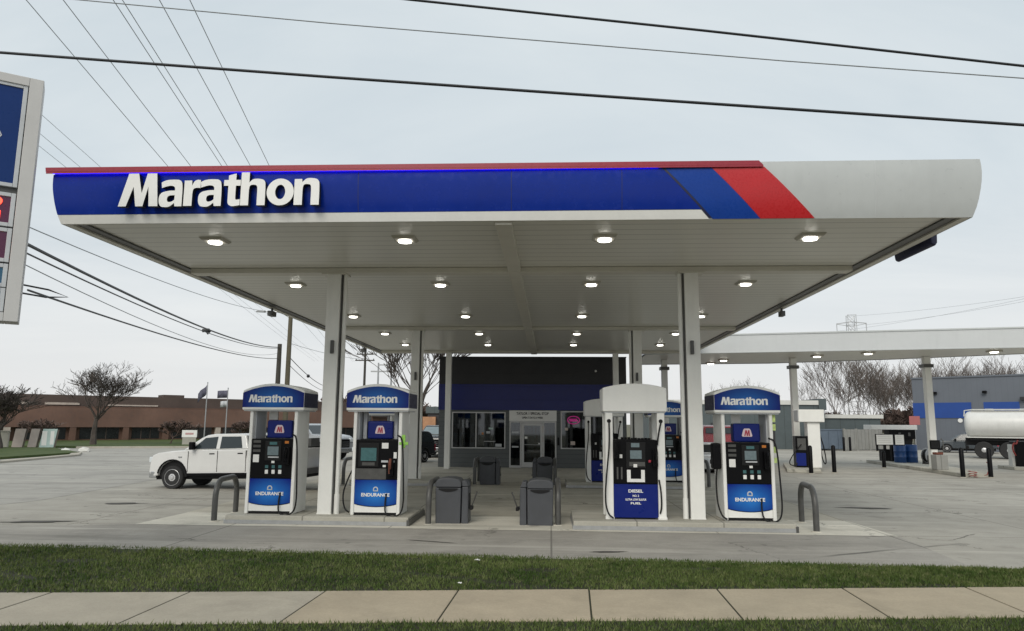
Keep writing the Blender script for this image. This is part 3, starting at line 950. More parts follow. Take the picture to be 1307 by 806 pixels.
def white_pump(label, loc):
    o = thing('fuel_pump', label, 'fuel pump', loc, 0, 'fuel pumps under the front canopy')
    for s in (-1, 1):
        for yy in (-.33, .33):
            mb = MB(); mb.box(s * .50 - .075, s * .50 + .075, yy - .06, yy + .06, 0, 2.06)
            p = mb.build('corner_post', M['white'], o, bevel=.02)
            if yy < 0:
                mb = MB(); mb.lathe([(-.012, .035), (.0, .04)], (s * .50, yy - .06, 1.86), 'y', 14); mb.build('hose_outlet', M['blackmatt'], p)
                mb = MB(); mb.box(s * .50 - .085, s * .50 + .085, yy - .07, yy + .07, 0, .05); mb.build('foot', M['white'], p, bevel=.008)
    mb = MB(); mb.box(-.42, .42, -.30, .30, .03, 1.50); mb.build('cabinet', M['blackmatt'], o)
    mb = MB(); mb.box(-.424, .424, -.345, -.302, .03, .66); mb.build('lower_panel', M['plainblue'], o, bevel=.006)
    for txt, z, h, wd in (('DIESEL', .50, .06, .28), ('NO. 2', .42, .04, .12), ('ULTRA LOW SULFUR', .35, .04, .40), ('FUEL', .28, .04, .20)):
        text_mb(txt, 0, z, h, -.351, .005, width=wd, bold=.03).build('lettering', M['letter'], o)
    mb = MB(); mb.box(-.424, .424, -.365, -.303, .665, 1.50); cp = mb.build('control_panel', M['black'], o, bevel=.012)
    def plate(nm, m, x0, x1, z0, z1, p=.006, base=-.365, bev=0):
        q = MB(); q.box(x0, x1, base - p, base + .004, z0, z1); return q.build(nm, M[m], cp, bevel=bev)
    plate('screen_bezel', 'blackmatt', -.18, .20, .96, 1.46, .02, bev=.012)
    plate('price_display', 'screen', -.08, .08, 1.36, 1.44, .003, -.387)
    plate('screen', 'screen', -.10, .12, 1.14, 1.30, .003, -.387)
    plate('keypad', 'gunmetal', -.12, .18, 1.0, 1.08, .004, -.387)
    plate('receipt_slot', 'sticker', -.04, .03, .98, 1.04, .012, -.387)
    plate('notice', 'sticker', -.38, -.25, 1.15, 1.22, .004)
    # white U shaped tray frame
    q = MB(); q.box(-.165, -.095, -.378, -.36, .70, .93); q.box(.105, .175, -.378, -.36, .70, .93); q.box(-.095, .105, -.378, -.36, .70, .76)
    q.build('tray_frame', M['sticker'], cp)
    plate('stop_button', 'logored', .25, .30, 1.07, 1.12, .012, bev=.01)
    for x in (-.36, -.28): plate('price_window', 'gunmetal', x, x + .03, .75, .98, .004)
    hood(o, 1.24, .86, 2.04, 2.50, .09, False)
    mb = MB()
    for k in range(9):
        x = -.25 + k * .065
        mb.box(x, x + .05, -.2, -.1, 1.50, 1.53 + .02 * random.random())
    mb.build('top_clutter', M['black'], o)
    nozzle(o, .37, -.365, 1.15, 'black'); nozzle(o, -.36, -.365, 1.30, 'black')
    hose(o, [(-.50, -.41, 1.84), (-.50, -.46, 1.4), (-.56, -.48, .9), (-.60, -.48, .35), (-.54, -.48, .10), (-.44, -.42, .03)])
    hose(o, [(.50, -.41, 1.84), (.44, -.44, 1.6), (.42, -.42, 1.4)])
    hose(o, [(.44, -.40, .75), (.47, -.43, .55), (.48, -.43, .25), (.45, -.40, .12)])
    return o
P3 = white_pump('white hooded diesel pump left of the front right column', (1.64, 14.58, .17))
P5 = dup(P3, 'white hooded diesel pump further back, left half showing before the store window', (1.70, 23.35, .17))

# ------------------------------------------------------------------ bollards, bins, squeegees
def hoop(label, x, y, dy=1.37, rx=0.0, h=.80, proto=[None]):
    if proto[0] is None:
        o = thing('hoop_bollard', label, 'bollard', (x, y, 0), rx, 'bent pipe guard hoops round the islands')
        p = [(0, 0, 0), (0, 0, h - .36)]
        p += [(0, .36 - .36 * math.cos(R(a)), h - .36 + .36 * math.sin(R(a))) for a in range(10, 91, 10)]
        p += [(0, dy - .36 + .36 * math.sin(R(a)), h - .36 + .36 * math.cos(R(a))) for a in range(0, 91, 10)]
        p += [(0, dy, 0)]
        mb = MB(); mb.tube(p, .056, 12); mb.build('pipe', M['gunmetal'], o, smooth=True)
        mb = MB()
        for yy in (0, dy): mb.lathe([(0, .10), (.012, .10), (.016, .06)], (0, yy, .012), 'z', 16)
        mb.build('grout_collar', M['apron'], o, smooth=True)
        proto[0] = o
        return o
    return dup(proto[0], label, (x, y, 0), rx)
hoop('bent pipe guard hoop at the left front corner, before the pickup', -6.66, 14.30, rx=R(7))
hoop('bent pipe guard hoop at the right front corner beside the rightmost pump', 4.95, 14.06, rx=R(-8))
hoop('bent pipe guard hoop against the left side of the front left bin', -2.38, 14.30)
hoop('bent pipe guard hoop against the right side of the front right bin', .15, 14.42)
hoop('bent pipe guard hoop glimpsed between front left column and green tagged pump', -6.50, 22.7)
hoop('bent pipe guard hoop glimpsed between the front right column and the rightmost pump', 4.99, 23.4)
hoop('bent pipe guard hoop against the left side of the rear left bin', -2.42, 23.3)
hoop('bent pipe guard hoop against the right side of the rear right bin', .15, 23.3)

def bin_(label, x, y, s):
    o = thing('trash_bin', label, 'trash bin', (x, y, 0), 0, 'dark grey forecourt bins with wash buckets')
    mb = MB(); mb.box(-.245 * 1, .245, -.27, .27, 0.0, .70, top=(-.012, -.012))
    mb.build('body', M['darkgrey'], o, bevel=.02)
    mb = MB(); mb.prism([(-.255, .705), (.255, .705), (.262, .80), (.20, .865), (.08, .89), (-.08, .89), (-.20, .865), (-.262, .80)], 'y', -.285, .285)
    l = mb.build('lid', M['darkgrey'], o, bevel=.025)
    mb = MB(); mb.prism([(-.19, .69)] + [(.19, .69)] + bow(.19, -.19, .665, -.045), 'y', -.291, -.28); mb.build('lid_opening', M['blackmatt'], o)
    mb = MB(); xa, xb = sorted((s * .262, s * .40))
    mb.box(xa, xb, -.25, .25, 0.0, .72, top=(0.005, .01))
    b = mb.build('wash_station', M['darkgrey'], o, bevel=.02)
    mb = MB(); mb.prism([(xa + .002, .722), (xb, .722), (xb if s < 0 else xb - .05, .84), (xa if s > 0 else xa + .05, .84)], 'y', -.25, .25); mb.build('station_hood', M['darkgrey'], b, bevel=.02)
    mb = MB(); xm = s * .405
    mb.box(min(xm, xm - s * .012), max(xm, xm - s * .012), -.12, .12, .30, .58); mb.build('bucket_recess', M['blackmatt'], b)
    mb = MB(); mb.box(min(s * .41, s * .43), max(s * .41, s * .43), -.14, .14, .28, .33); mb.build('bucket_lip', M['gunmetal'], b)
    return o
BL = 'dark grey trash bin '
bin_(BL + 'in front, beside the blue pump with the green tag', -2.02, 14.72, 1)
bin_(BL + 'in front, beside the white diesel pump', -.20, 14.62, -1)
bin_(BL + 'at the rear, standing before the store windows left of the door', -2.03, 23.75, 1)
bin_(BL + 'at the rear, standing before the store door', -.18, 23.75, -1)
def squeegee(label, x, y, s):
    o = thing('squeegee', label, 'squeegee', (x, y, .32), 0, 'window squeegees in the wash stations')
    mb = MB(); mb.tube([(0, 0, -.0), (s * .05, 0, .13), (s * .11, 0, .30)], [.013, .014, .017], 8); mb.build('handle', M['gunmetal'], o, smooth=True)
    mb = MB(); mb.box(-.03, .03, -.10, .10, -.05, .02); mb.build('sponge_head', M['blackmatt'], o, bevel=.01)
squeegee('dark handled squeegee leaning out of the front left bin', -1.57, 14.62, 1)
squeegee('dark handled squeegee leaning out of the front right bin', -.65, 14.52, -1)

# ------------------------------------------------------------------ store
YB = 32.6
st = thing('store_building', 'dark grey store with a deep blue band and glazed door behind the front canopy', 'store', (-.83, YB, 0))
def so_(mb): return mb.move(lambda p: p - Vector((-.83, YB, 0)))
BX0, BX1, BD = -5.05, 3.40, 11.0
ZW = 2.545
wx = [(-4.45, -2.02, .83, 2.46), (-1.84, .27, 0, 2.52), (.46, 3.05, .84, 2.52)]
mb = MB()
def wall(x0, x1, z0, z1, y0=YB, y1=YB + .2): mb.box(x0, x1, y0, y1, z0, z1)
wall(BX0, -4.45, 0, ZW); wall(-2.02, -1.84, 0, ZW); wall(.27, .46, 0, ZW); wall(3.05, BX1, 0, ZW)
wall(-4.45, -2.02, 0, .83); wall(-4.45, -2.02, 2.46, ZW); wall(-1.84, .27, 2.52, ZW); wall(.46, 3.05, 0, .84); wall(.46, 3.05, 2.52, ZW)
so_(mb).build('front_wall', M['storewall'], st)
mb = MB(); mb.box(BX0, BX0 + .2, YB + .202, YB + BD, 0, 4.9); mb.box(BX1 - .2, BX1, YB + .202, YB + BD, 0, 4.9); mb.box(BX0 + .2, BX1 - .2, YB + BD - .2, YB + BD, 0, 4.9)
so_(mb).build('side_wall', M['storewall'], st)
mb = MB(); mb.box(BX0 - .03, BX1 + .03, YB - .06, YB + .2, ZW + .003, 3.71); so_(mb).build('blue_band', M['storeblue'], st)
mb = MB(); mb.box(BX0 - .02, BX1 + .02, YB - .03, YB + .2, 3.713, 4.93); so_(mb).build('upper_panel', M['charcoal'], st)
mb = MB(); mb.box(BX0 - .04, BX1 + .04, YB - .05, YB + .25, 4.933, 4.97); so_(mb).build('coping', M['charcoal'], st)
mb = MB(); mb.box(BX0 + .2, BX1 - .2, YB + .2, YB + BD - .2, 4.5, 4.6); so_(mb).build('roof', M['charcoal'], st)
mb = MB(); mb.box(BX0 + .2, BX1 - .2, YB + .2, YB + BD - .2, .004, .02); so_(mb).build('floor', M['storefloor'], st)
mb = MB(); mb.box(BX0 + .2, BX1 - .2, YB + .2, YB + BD - .2, 2.9, 2.95); so_(mb).build('ceiling', M['pale'], st)
def window(x0, x1, z0, z1, mull):
    mb = MB(); t = .05; y0, y1 = YB - .025, YB + .06
    mb.box(x0, x0 + t, y0, y1, z0, z1); mb.box(x1 - t, x1, y0, y1, z0, z1); mb.box(x0 + t, x1 - t, y0, y1, z0, z0 + t); mb.box(x0 + t, x1 - t, y0, y1, z1 - t, z1)
    for m_ in mull: mb.box(m_ - t / 2, m_ + t / 2, y0, y1, z0 + t, z1 - t)
    f = so_(mb).build('window', M['frame'], st)
    mb = MB(); mb.box(x0 + t, x1 - t, YB + .015, YB + .025, z0 + t, z1 - t); so_(mb).build('pane', M['storeglass'], f)
    return f
w1 = window(-4.45, -2.02, .83, 2.46, [-3.35])
w2 = window(.46, 3.05, .84, 2.52, [1.75])
def sticker(parent, m, x, z, wd, h, y=YB + .010):
    mb = MB(); mb.box(x - wd / 2, x + wd / 2, y - .004, y, z - h / 2, z + h / 2); return so_(mb).build('window_notice', M[m], parent)
for x, z, a, b, m_ in ((-2.33, .98, .28, .13, 'pale'), (-2.8, 1.55, .18, .10, 'pale'), (-3.05, 1.50, .08, .10, 'amber'), (-2.68, 1.72, .20, .08, 'panelteal'), (-2.72, 1.15, .50, .03, 'steel')):
    sticker(w1, m_, x, z, a, b)
for x, z, a, b, m_ in ((.72, 1.72, .14, .12, 'paneltaupe'), (1.0, 1.1, .2, .16, 'paneltaupe')):
    sticker(w2, m_, x, z, a, b)
ns = MB()
el = lambda cx, cz, a, b, n=28: [(cx + a * math.cos(2 * PI * i / n), YB + .005, cz + b * math.sin(2 * PI * i / n)) for i in range(n + 1)]
ns.tube(el(1.04, 2.12, .27, .17), .018, 6, cap=False)
ns.tube([(.86 + .36 * i / 24, YB + .005, 2.12 + .07 * math.sin(i * 1.05)) for i in range(25)], .020, 6)
so_(ns).build('neon_sign', M['pink'], w2, smooth=True)
# door unit: sign panel, side lights, door
mb = MB(); t = .06; y0, y1 = YB - .03, YB + .07
mb.box(-1.84, -1.84 + t, y0, y1, .0, 2.06); mb.box(.27 - t, .27, y0, y1, 0, 2.06); mb.box(-1.36, -1.30, y0, y1, 0, 2.06); mb.box(-.33, -.27, y0, y1, 0, 2.06)
mb.box(-1.78, -1.36, y0, y1, 2.0, 2.06); mb.box(-.27, .21, y0, y1, 2.0, 2.06); mb.box(-1.30, -.33, y0, y1, 1.98, 2.06)
mb.box(-1.78, -1.36, y0, y1, 0, .10); mb.box(-.27, .21, y0, y1, 0, .10)
df = so_(mb).build('door_frame', M['frame'], st)
mb = MB(); mb.box(-1.78, -1.36, YB + .015, YB + .025, .10, 2.0); so_(mb).build('side_light', M['storeglass'], df); mb = MB(); mb.box(-.27, .21, YB + .015, YB + .025, .10, 2.0); so_(mb).build('side_light', M['storeglass'], df)
mb = MB(); a, b = -1.29, -.34; y0, y1 = YB - .02, YB + .03
mb.box(a, a + .11, y0, y1, .02, 1.97); mb.box(b - .11, b, y0, y1, .02, 1.97); mb.box(a + .11, b - .11, y0, y1, 1.86, 1.97); mb.box(a + .11, b - .11, y0, y1, .02, .24)
dr = so_(mb).build('door', M['frame'], st)
mb = MB(); mb.box(a + .11, b - .11, YB, YB + .01, .24, 1.86); so_(mb).build('pane', M['storeglass'], dr)
mb = MB(); mb.tube([(a + .13, YB - .06, 1.02), (b - .13, YB - .06, 1.02)], .018, 6); so_(mb).build('push_bar', M['steel'], dr)
mb = MB(); mb.box(b - .20, b - .13, YB - .03, YB - .022, 1.0, 1.1); mb.box(a + .14, a + .26, YB - .03, YB - .022, 1.28, 1.38); so_(mb).build('door_notice', M['sticker'], dr)
for x, z in ((-1.58, 1.56), (-1.58, .92)):
    sticker(df, 'pale', x, z, .30, .07)
mb = MB(); mb.box(-1.85, .28, YB - .045, YB - .003, 2.065, 2.535)
sp = so_(mb).build('sign_panel', M['sticker'], st)
for txt, z, h, wd in (('TAYLOR 1 SPECIAL STOP', 2.34, .12, 1.45), ('OPEN 7 DAYS A WEEK', 2.17, .09, .95)):
    m_ = text_mb(txt, -.80, z, h, YB - .052, .005, width=wd, bold=.02); so_(m_).build('lettering', M['letter_side'], sp)
mb = MB(); mb.cyl((2.05, YB - .09, 4.32), (2.05, YB - .035, 4.32), .05, seg=10); so_(mb).build('wall_lamp', M['sticker'], st)
mb = MB(); mb.box(.32, .40, YB - .05, YB - .002, 1.0, 1.35); so_(mb).build('call_box', M['blackmatt'], st)

def shelf(label, x, y, cols):
    o = thing('store_shelf', label, 'shelf', (x, y, .02), 0, 'stocked shelves seen through the store windows')
    mb = MB(); mb.box(-.9, .9, -.02, .02, 0, 1.9)
    for z in (.1, .55, 1.0, 1.45): mb.box(-.9, .9, -.3, -.02, z, z + .03)
    mb.build('rack', M['frame'], o)
    for k, m_ in enumerate(cols):
        mb = MB()
        for z in (.13, .58, 1.03, 1.48):
            xx = -.88
            while xx < .8:
                wd = random.uniform(.06, .16)
                if random.randrange(len(cols)) == k: mb.box(xx, xx + wd, -.28, -.06, z, z + random.uniform(.18, .36))
                xx += wd + .015
        mb.build('goods', M[m_], o)
shelf('stocked shelf behind the left pane of the store window', -3.95, 34.6, ['carred', 'amber', 'pale', 'blackmatt'])
shelf('stocked shelf behind the right pane of the left store window', -2.7, 35.2, ['pale', 'carred', 'blackmatt', 'panelteal'])
shelf('stocked shelf seen through the glass of the store door', -.8, 36.0, ['carred', 'paneltaupe', 'blackmatt', 'amber'])
shelf('stocked shelf in the window under the pink neon sign', 1.7, 35.0, ['carred', 'blackmatt', 'paneltaupe', 'blackmatt'])

# ------------------------------------------------------------------ second canopy on the right
c2 = thing('diesel_canopy', 'long low white canopy on slanting looking posts behind on the right', 'canopy', (14, 33, 0))
def o2(mb): return mb.move(lambda p: p - Vector((14, 33, 0)))
dx, dy = .9766, -.2150
F = lambda t: (6.78 + dx * t, 31.68 + dy * t)
outer = [F(-2.6), F(26), (31.5, 29.5), (24, 31.2), (20.4, 32.1), (16.2, 34.9), (11.2, 37.4), (4.2, 38.5)]
cx_ = sum(p[0] for p in outer) / 8; cy_ = sum(p[1] for p in outer) / 8
mb = MB()
n = len(outer)
vs = [(x, y, 5.08) for x, y in outer] + [(x, y, 5.86) for x, y in outer]
fs = [(i, (i + 1) % n, n + (i + 1) % n, n + i) for i in range(n)] + [tuple(range(n, 2 * n))]
mb.add(vs, fs)
fc = o2(mb).build('fascia', M['fascia_dim'], c2)
mb = MB(); mb.add([(x + (cx_ - x) * .01, y + (cy_ - y) * .03, 5.11) for x, y in outer], [tuple(range(n))]); o2(mb).build('soffit', M['soffit'], c2)
mb = MB()
for a, b in ((F(-2.6), F(26)),):
    mb.prism([(a[0], a[1] - .02), (b[0], b[1] - .02), (b[0], b[1] + .12), (a[0], a[1] + .12)], 'z', 5.05, 5.079)
    mb.prism([(a[0], a[1] - .03), (b[0], b[1] - .03), (b[0], b[1] - .004), (a[0], a[1] - .004)], 'z', 5.82, 5.88)
o2(mb).build('edge_trim', M['fascia'], c2)
for (x, y) in ((11.45, 34.5), (17.1, 33.55), (26.5, 30.0), (5.6, 35.6)):
    mb = MB(); mb.box(x - .14, x + .14, y - .14, y + .14, .0, 5.1); c = o2(mb).build('column', M['column'], c2, bevel=.01)
    mb = MB(); mb.box(x - .22, x + .22, y - .22, y + .22, 4.6, 4.75); o2(mb).build('junction_box', M['gunmetal'], c)
for (x, y) in ((8.4, 35.2), (8.2, 37.1), (12.05, 33.0), (13.71, 31.6), (18.5, 30.8), (22.5, 30.2)):
    mb = MB(); mb.box(x - .22, x + .22, y - .22, y + .22, 5.04, 5.108); l = o2(mb).build('canopy_light', M['lampring'], c2)
    mb = MB(); mb.prism([(x + p[0], y + p[1]) for p in arc(0, 0, .15, 0, 342, 15)], 'z', 5.01, 5.05); o2(mb).build('lamp_lens', M['lamp'], l)

def small_island(label, pts):
    cx = sum(p[0] for p in pts) / len(pts); cy = sum(p[1] for p in pts) / len(pts)
    o = thing('pump_island', label, 'kerbed island', (cx, cy, 0), 0, 'islands under the second canopy')
    mb = MB(); mb.prism([(x - cx, y - cy) for x, y in pts], 'z', 0, .15); mb.build('kerb_block', M['island'], o, bevel=.02)
small_island('concrete island under the second canopy at its left post', [(9.9, 31.2), (11.2, 30.9), (12.8, 36.2), (11.4, 36.5)])
small_island('concrete island under the second canopy with the blue drums', [(16.1, 29.6), (17.2, 29.4), (19.6, 40.2), (17.0, 40.3)])

# side-on diesel dispenser with a tall hood
d7 = thing('diesel_dispenser', 'tall white diesel dispenser seen side on by the left post of the second canopy', 'fuel pump', (11.35, 32.6, .15), R(-6))
mb = MB(); mb.box(-.10, .42, -.30, .30, 0, 1.95); mb.build('side_panel', M['white'], d7, bevel=.02)
mb = MB(); mb.box(-.48, .60, -.42, .42, 1.955, 2.5); mb.build('hood', M['white'], d7, bevel=.03)
mb = MB(); mb.box(-.50, -.484, -.40, .40, 2.0, 2.46); mb.build('hood_end', M['pale'], d7)
mb = MB(); mb.box(-.62, -.105, -.28, .28, 0, 1.35); mb.build('cabinet', M['black'], d7, bevel=.02)
mb = MB(); mb.box(-.626, -.22, -.29, -.282, .08, .62); mb.build('lower_panel', M['plainblue'], d7)
mb = MB(); mb.box(-.55, -.2, -.30, -.281, .75, 1.25); mb.build('control_panel', M['gunmetal'], d7)
hose(d7, [(.45, -.1, 1.4), (.58, -.1, .9), (.66, -.1, .3), (.60, -.15, .12), (.50, -.15, .3), (.44, -.1, .8)], r=.025)
hose(d7, [(-.4, -.35, 1.0), (-.75, -.4, .6), (-1.0, -.4, .15), (-.7, -.42, .05), (-.6, -.35, .2)], r=.022)

# posts, all alike
def post(label, x, y, h=1.15, proto={}):
    if h not in proto:
        o = thing('bollard', label, 'bollard', (x, y, 0), 0, 'black steel bollards on the right')
        mb = MB(); mb.lathe([(0, .085), (h - .06, .085), (h - .02, .06), (h, .02)], (0, 0, 0), 'z', 14); mb.build('post', M['black'], o, smooth=True)
        mb = MB(); mb.lathe([(0, .13), (.02, .13), (.03, .09)], (0, 0, 0), 'z', 14); mb.build('footing', M['kerb'], o)
        proto[h] = o
        return o
    return dup(proto[h], label, (x, y, 0))
for x, y, h, lab in ((10.68, 30.6, 1.15, 'black bollard in front of the side on diesel dispenser'), (11.88, 31.3, 1.15, 'black bollard standing alone right of the side on diesel dispenser'),
                     (15.75, 35.4, .8, 'black bollard under the white notice boards'), (16.0, 29.3, 1.15, 'black bollard at the front end of the drum island, next to the red hose'),
                     (17.1, 29.4, 1.15, 'black bollard right of the red hose, before the tanker wheels'),
                     (22.3, 56.6, 1.1, 'far black bollard before the blue grey skip, left one'), (23.0, 57.2, 1.1, 'far black bollard before the blue grey skip, right one'), (25.2, 57.6, 1.1, 'far black bollard before the pale fence'),
                     (12.6, 36.9, 1.1, 'black bollard at the back end of the side on dispenser\'s island')):
    post(lab, x, y, h)

# notice boards, service unit with drums, litter bins etc. on the second island
nb = thing('notice_board', 'pair of white notice boards in black frames beside the blue drums', 'notice board', (15.75, 35.2, 0), R(4))
mb = MB(); mb.box(-.06, .06, -.02, .04, .8, 1.05); mb.build('stem', M['black'], nb)
for x0, x1 in ((-.42, .42), (.47, .95)):
    mb = MB(); mb.box(x0, x1, -.03, .03, 1.05, 1.58); f = mb.build('frame', M['black'], nb)
    mb = MB(); mb.box(x0 + .03, x1 - .03, -.036, -.031, 1.09, 1.55); s_ = mb.build('sheet', M['sticker'], f)
    mb = MB()
    for k in range(4): mb.box(x0 + .10, x1 - .12 - .05 * (k % 2), -.040, -.0362, 1.18 + .09 * k, 1.20 + .09 * k)
    mb.build('text_lines', M['parapet'], f)
un = thing('service_unit', 'dark pump unit with a flat white top beside the second post behind', 'fuel pump', (17.7, 38.7, .15), R(4))
mb = MB(); mb.box(-1.25, 1.15, -.4, .4, 1.62, 1.86); mb.build('flat_top', M['sticker'], un, bevel=.02)
mb = MB(); mb.box(-.25, 1.1, -.28, .28, 1.15, 1.618); mb.build('head', M['black'], un, bevel=.02)
mb = MB(); mb.box(-.1, .0, -.1, .1, .0, 1.15); mb.box(.9, 1.0, -.1, .1, 0, 1.15); mb.build('leg', M['black'], un)
mb = MB(); mb.box(.0, .9, -.2, .2, .75, 1.148); mb.build('cabinet', M['blackmatt'], un)
for z, x in ((1.3, .2), (1.3, .7)):
    mb = MB(); mb.box(x, x + .12, -.31, -.281, z, z + .18); mb.build('dial', M['gunmetal'], un)
def drum(label, x, y, m, proto=[None]):
    if proto[0] is None:
        o = thing('drum', label, 'drum', (x, y, .15), 0, 'drums on the island of the second canopy')
        mb = MB(); mb.lathe([(0, .27), (.03, .285), (.25, .28), (.27, .295), (.29, .28), (.55, .28), (.57, .295), (.59, .28), (.86, .285), (.88, .27)], (0, 0, 0), 'z', 20); mb.build('barrel', M[m], o, smooth=True)
        mb = MB(); mb.lathe([(0, .05), (.03, .05)], (.12, 0, .88), 'z', 10); mb.build('bung', M['sticker'], o)
        proto[0] = o; return o
    c = dup(proto[0], label, (x, y, .15))
    return c
drum('blue drum left of its twin in front of the flat topped pump unit', 17.55, 37.6, 'bluedrum')
drum('blue drum right of its twin in front of the flat topped pump unit', 18.15, 37.7, 'bluedrum')
bx = thing('crate', 'black crate on the ground left of the blue drums', 'crate', (17.62, 39.35, .15), 0)
mb = MB(); mb.box(-.25, .25, -.2, .2, 0, .55); mb.build('box', M['blackmatt'], bx, bevel=.02)
mb = MB(); mb.box(-.27, .27, -.22, .22, .55, .60); mb.build('lid', M['black'], bx, bevel=.01)
hr = thing('hose_reel', 'grey hose reel right of the blue drums', 'hose reel', (18.35, 36.4, .15), R(20))
mb = MB(); mb.lathe([(-.14, .36), (-.12, .36), (-.115, .22), (.115, .22), (.12, .36), (.14, .36)], (0, 0, .40), 'y', 22); mb.build('spool', M['steel'], hr, smooth=True)
mb = MB(); mb.lathe([(-.10, .30), (.10, .30)], (0, 0, .40), 'y', 22); mb.build('coil', M['blackmatt'], hr, smooth=True)
mb = MB(); mb.box(-.25, .25, -.18, -.15, 0, .42); mb.box(-.25, .25, .15, .18, 0, .42); mb.build('stand', M['gunmetal'], hr)
cb = thing('post_cabinet', 'black box strapped round the second post of the far canopy', 'cabinet', (17.1, 33.55, 0))
mb = MB(); mb.box(-.2, .24, -.19, -.145, .95, 1.35); mb.box(.145, .26, -.143, .14, .95, 1.35); mb.build('housing', M['black'], cb, bevel=.01)
mb = MB(); mb.box(-.15, .19, -.20, -.191, 1.0, 1.3); mb.build('door', M['blackmatt'], cb)
gb = thing('air_unit', 'small grey and red air machine left of the front bollard', 'air machine', (16.5, 31.9, .15), R(5))
mb = MB(); mb.box(-.25, .25, -.2, .2, 0, .62); mb.build('case', M['fencegrey'], gb, bevel=.02)
mb = MB(); mb.box(-.20, .10, -.15, .15, .625, .72); mb.build('cap', M['rust'], gb, bevel=.02)
mb = MB(); mb.tube([(.2, 0, .75), (.22, 0, 1.2), (.12, 0, 1.3)], .02, 8); mb.build('hose_arm', M['gunmetal'], gb)
rh = MB()
rh.tube([(.15 * math.cos(t * .5) * (1 + .015 * t), .15 * math.sin(t * .5), .03 + .012 * t) for t in range(34)], .022, 6)
rh.tube([(.15, 0, .03), (.4, .15, .02), (.7, -.05, .2), (.95, .1, .75), (.85, .2, 1.0)], .02, 6)
o = rh.build('red_hose', M['redhose'], smooth=True); o.location = (16.45, 29.45, 0); o.scale = (.75, .75, .6); tag(o, 'coiled red hose on the ground between the two front black bollards', 'hose')
ru = thing('diesel_dispenser', 'black and red dispenser with a white plate at the right edge of the picture', 'fuel pump', (22.1, 35.2, 0), R(-10))
mb = MB(); mb.box(-.5, .9, -.35, .35, 0, 1.15); mb.build('cabinet', M['black'], ru, bevel=.03)
mb = MB(); mb.box(-.1, .35, -.37, -.352, .85, 1.35); mb.build('plate', M['sticker'], ru, bevel=.01)
mb = MB(); mb.box(.06, .20, -.376, -.371, .95, 1.22); mb.build('figure', M['blackmatt'], ru)
mb = MB(); mb.box(-.62, -.505, -.2, .2, .0, 1.0); mb.build('side_panel', M['parapet'], ru)
hose(ru, [(-.4, -.38, 1.2), (-.5, -.45, 1.0), (-.62, -.5, 1.1), (-.7, -.5, .8), (-.55, -.42, .5)], r=.035)
for o in ru.children:
    if o.name.startswith('hose'): o.data.materials[0] = M['redhose']
small_island('concrete island at the right edge under the black and red dispenser', [(21.2, 34.6), (25.1, 33.6), (25.4, 35.6), (21.4, 36.2)])
ru.location.z = .15

# ------------------------------------------------------------------ vehicles (x: nose -> tail, y: -near side, z up)
def arch(cx, r, z0, n=9):
    a0 = math.degrees(math.asin(max(-1, min(1, (z0 - r * .78) / r)))) if False else 0
    return [(cx - r * math.cos(PI * i / n), z0 + r * 1.02 * math.sin(PI * i / n) * .92) for i in range(n + 1)]

SPEC = dict(
    pickup=dict(L=5.95, W=1.0, sill=.50, axles=(1.0, 4.75), wr=.42, ar=.55,
        top=[(5.90, .62), (5.93, .85), (5.90, 1.40), (3.98, 1.42), (3.92, 1.40), (1.50, 1.40), (.95, 1.37), (.40, 1.31), (.14, 1.22), (.05, 1.02), (.02, .80), (.0, .64), (.06, .50), (.20, .44)],
        roof=[(1.38, 1.39), (2.02, 1.83), (2.22, 1.92), (2.5, 1.96), (3.45, 1.95), (3.72, 1.90), (3.90, 1.39)],
        side=[[(1.74, 1.43), (2.18, 1.82), (2.66, 1.86), (2.66, 1.43)], [(2.80, 1.43), (2.80, 1.86), (3.54, 1.85), (3.66, 1.44)]],
        doors=[(1.62, 2.72), (2.75, 3.80)], ws=((1.42, 1.42), (2.06, 1.86)), rw=((3.885, 1.44), (3.75, 1.86))),
    suv=dict(L=4.6, W=.92, sill=.36, axles=(.88, 3.62), wr=.35, ar=.41,
        top=[(4.55, .45), (4.6, .75), (4.55, 1.02), (1.35, 1.02), (.70, .99), (.22, .90), (.06, .74), (.0, .52), (.08, .36), (.3, .30)],
        roof=[(1.15, 1.01), (1.85, 1.52), (2.1, 1.61), (3.0, 1.66), (4.05, 1.62), (4.30, 1.52), (4.52, 1.01)],
        side=[[(1.45, 1.05), (1.98, 1.50), (2.45, 1.55), (2.45, 1.05)], [(2.55, 1.05), (2.55, 1.55), (3.45, 1.56), (3.45, 1.05)], [(3.55, 1.08), (3.55, 1.55), (4.05, 1.50), (4.25, 1.12)]],
        doors=[(1.36, 2.48), (2.51, 3.5)], ws=((1.22, 1.05), (1.86, 1.52)), rw=((4.50, 1.06), (4.30, 1.50))),
    sedan=dict(L=4.7, W=.91, sill=.30, axles=(.92, 3.72), wr=.33, ar=.39,
        top=[(4.62, .45), (4.7, .72), (4.6, .97), (3.9, .98), (1.4, .92), (.7, .86), (.2, .76), (.04, .62), (.0, .45), (.08, .32), (.3, .26)],
        roof=[(1.25, .91), (2.05, 1.36), (2.4, 1.43), (3.0, 1.43), (3.35, 1.38), (4.1, .96)],
        side=[[(1.6, .95), (2.15, 1.32), (2.6, 1.36), (2.6, .96)], [(2.68, .96), (2.68, 1.36), (3.2, 1.32), (3.72, .98)]],
        doors=[(1.45, 2.63), (2.66, 3.66)], ws=((1.32, .95), (2.06, 1.35)), rw=((4.02, .99), (3.38, 1.36))),
)
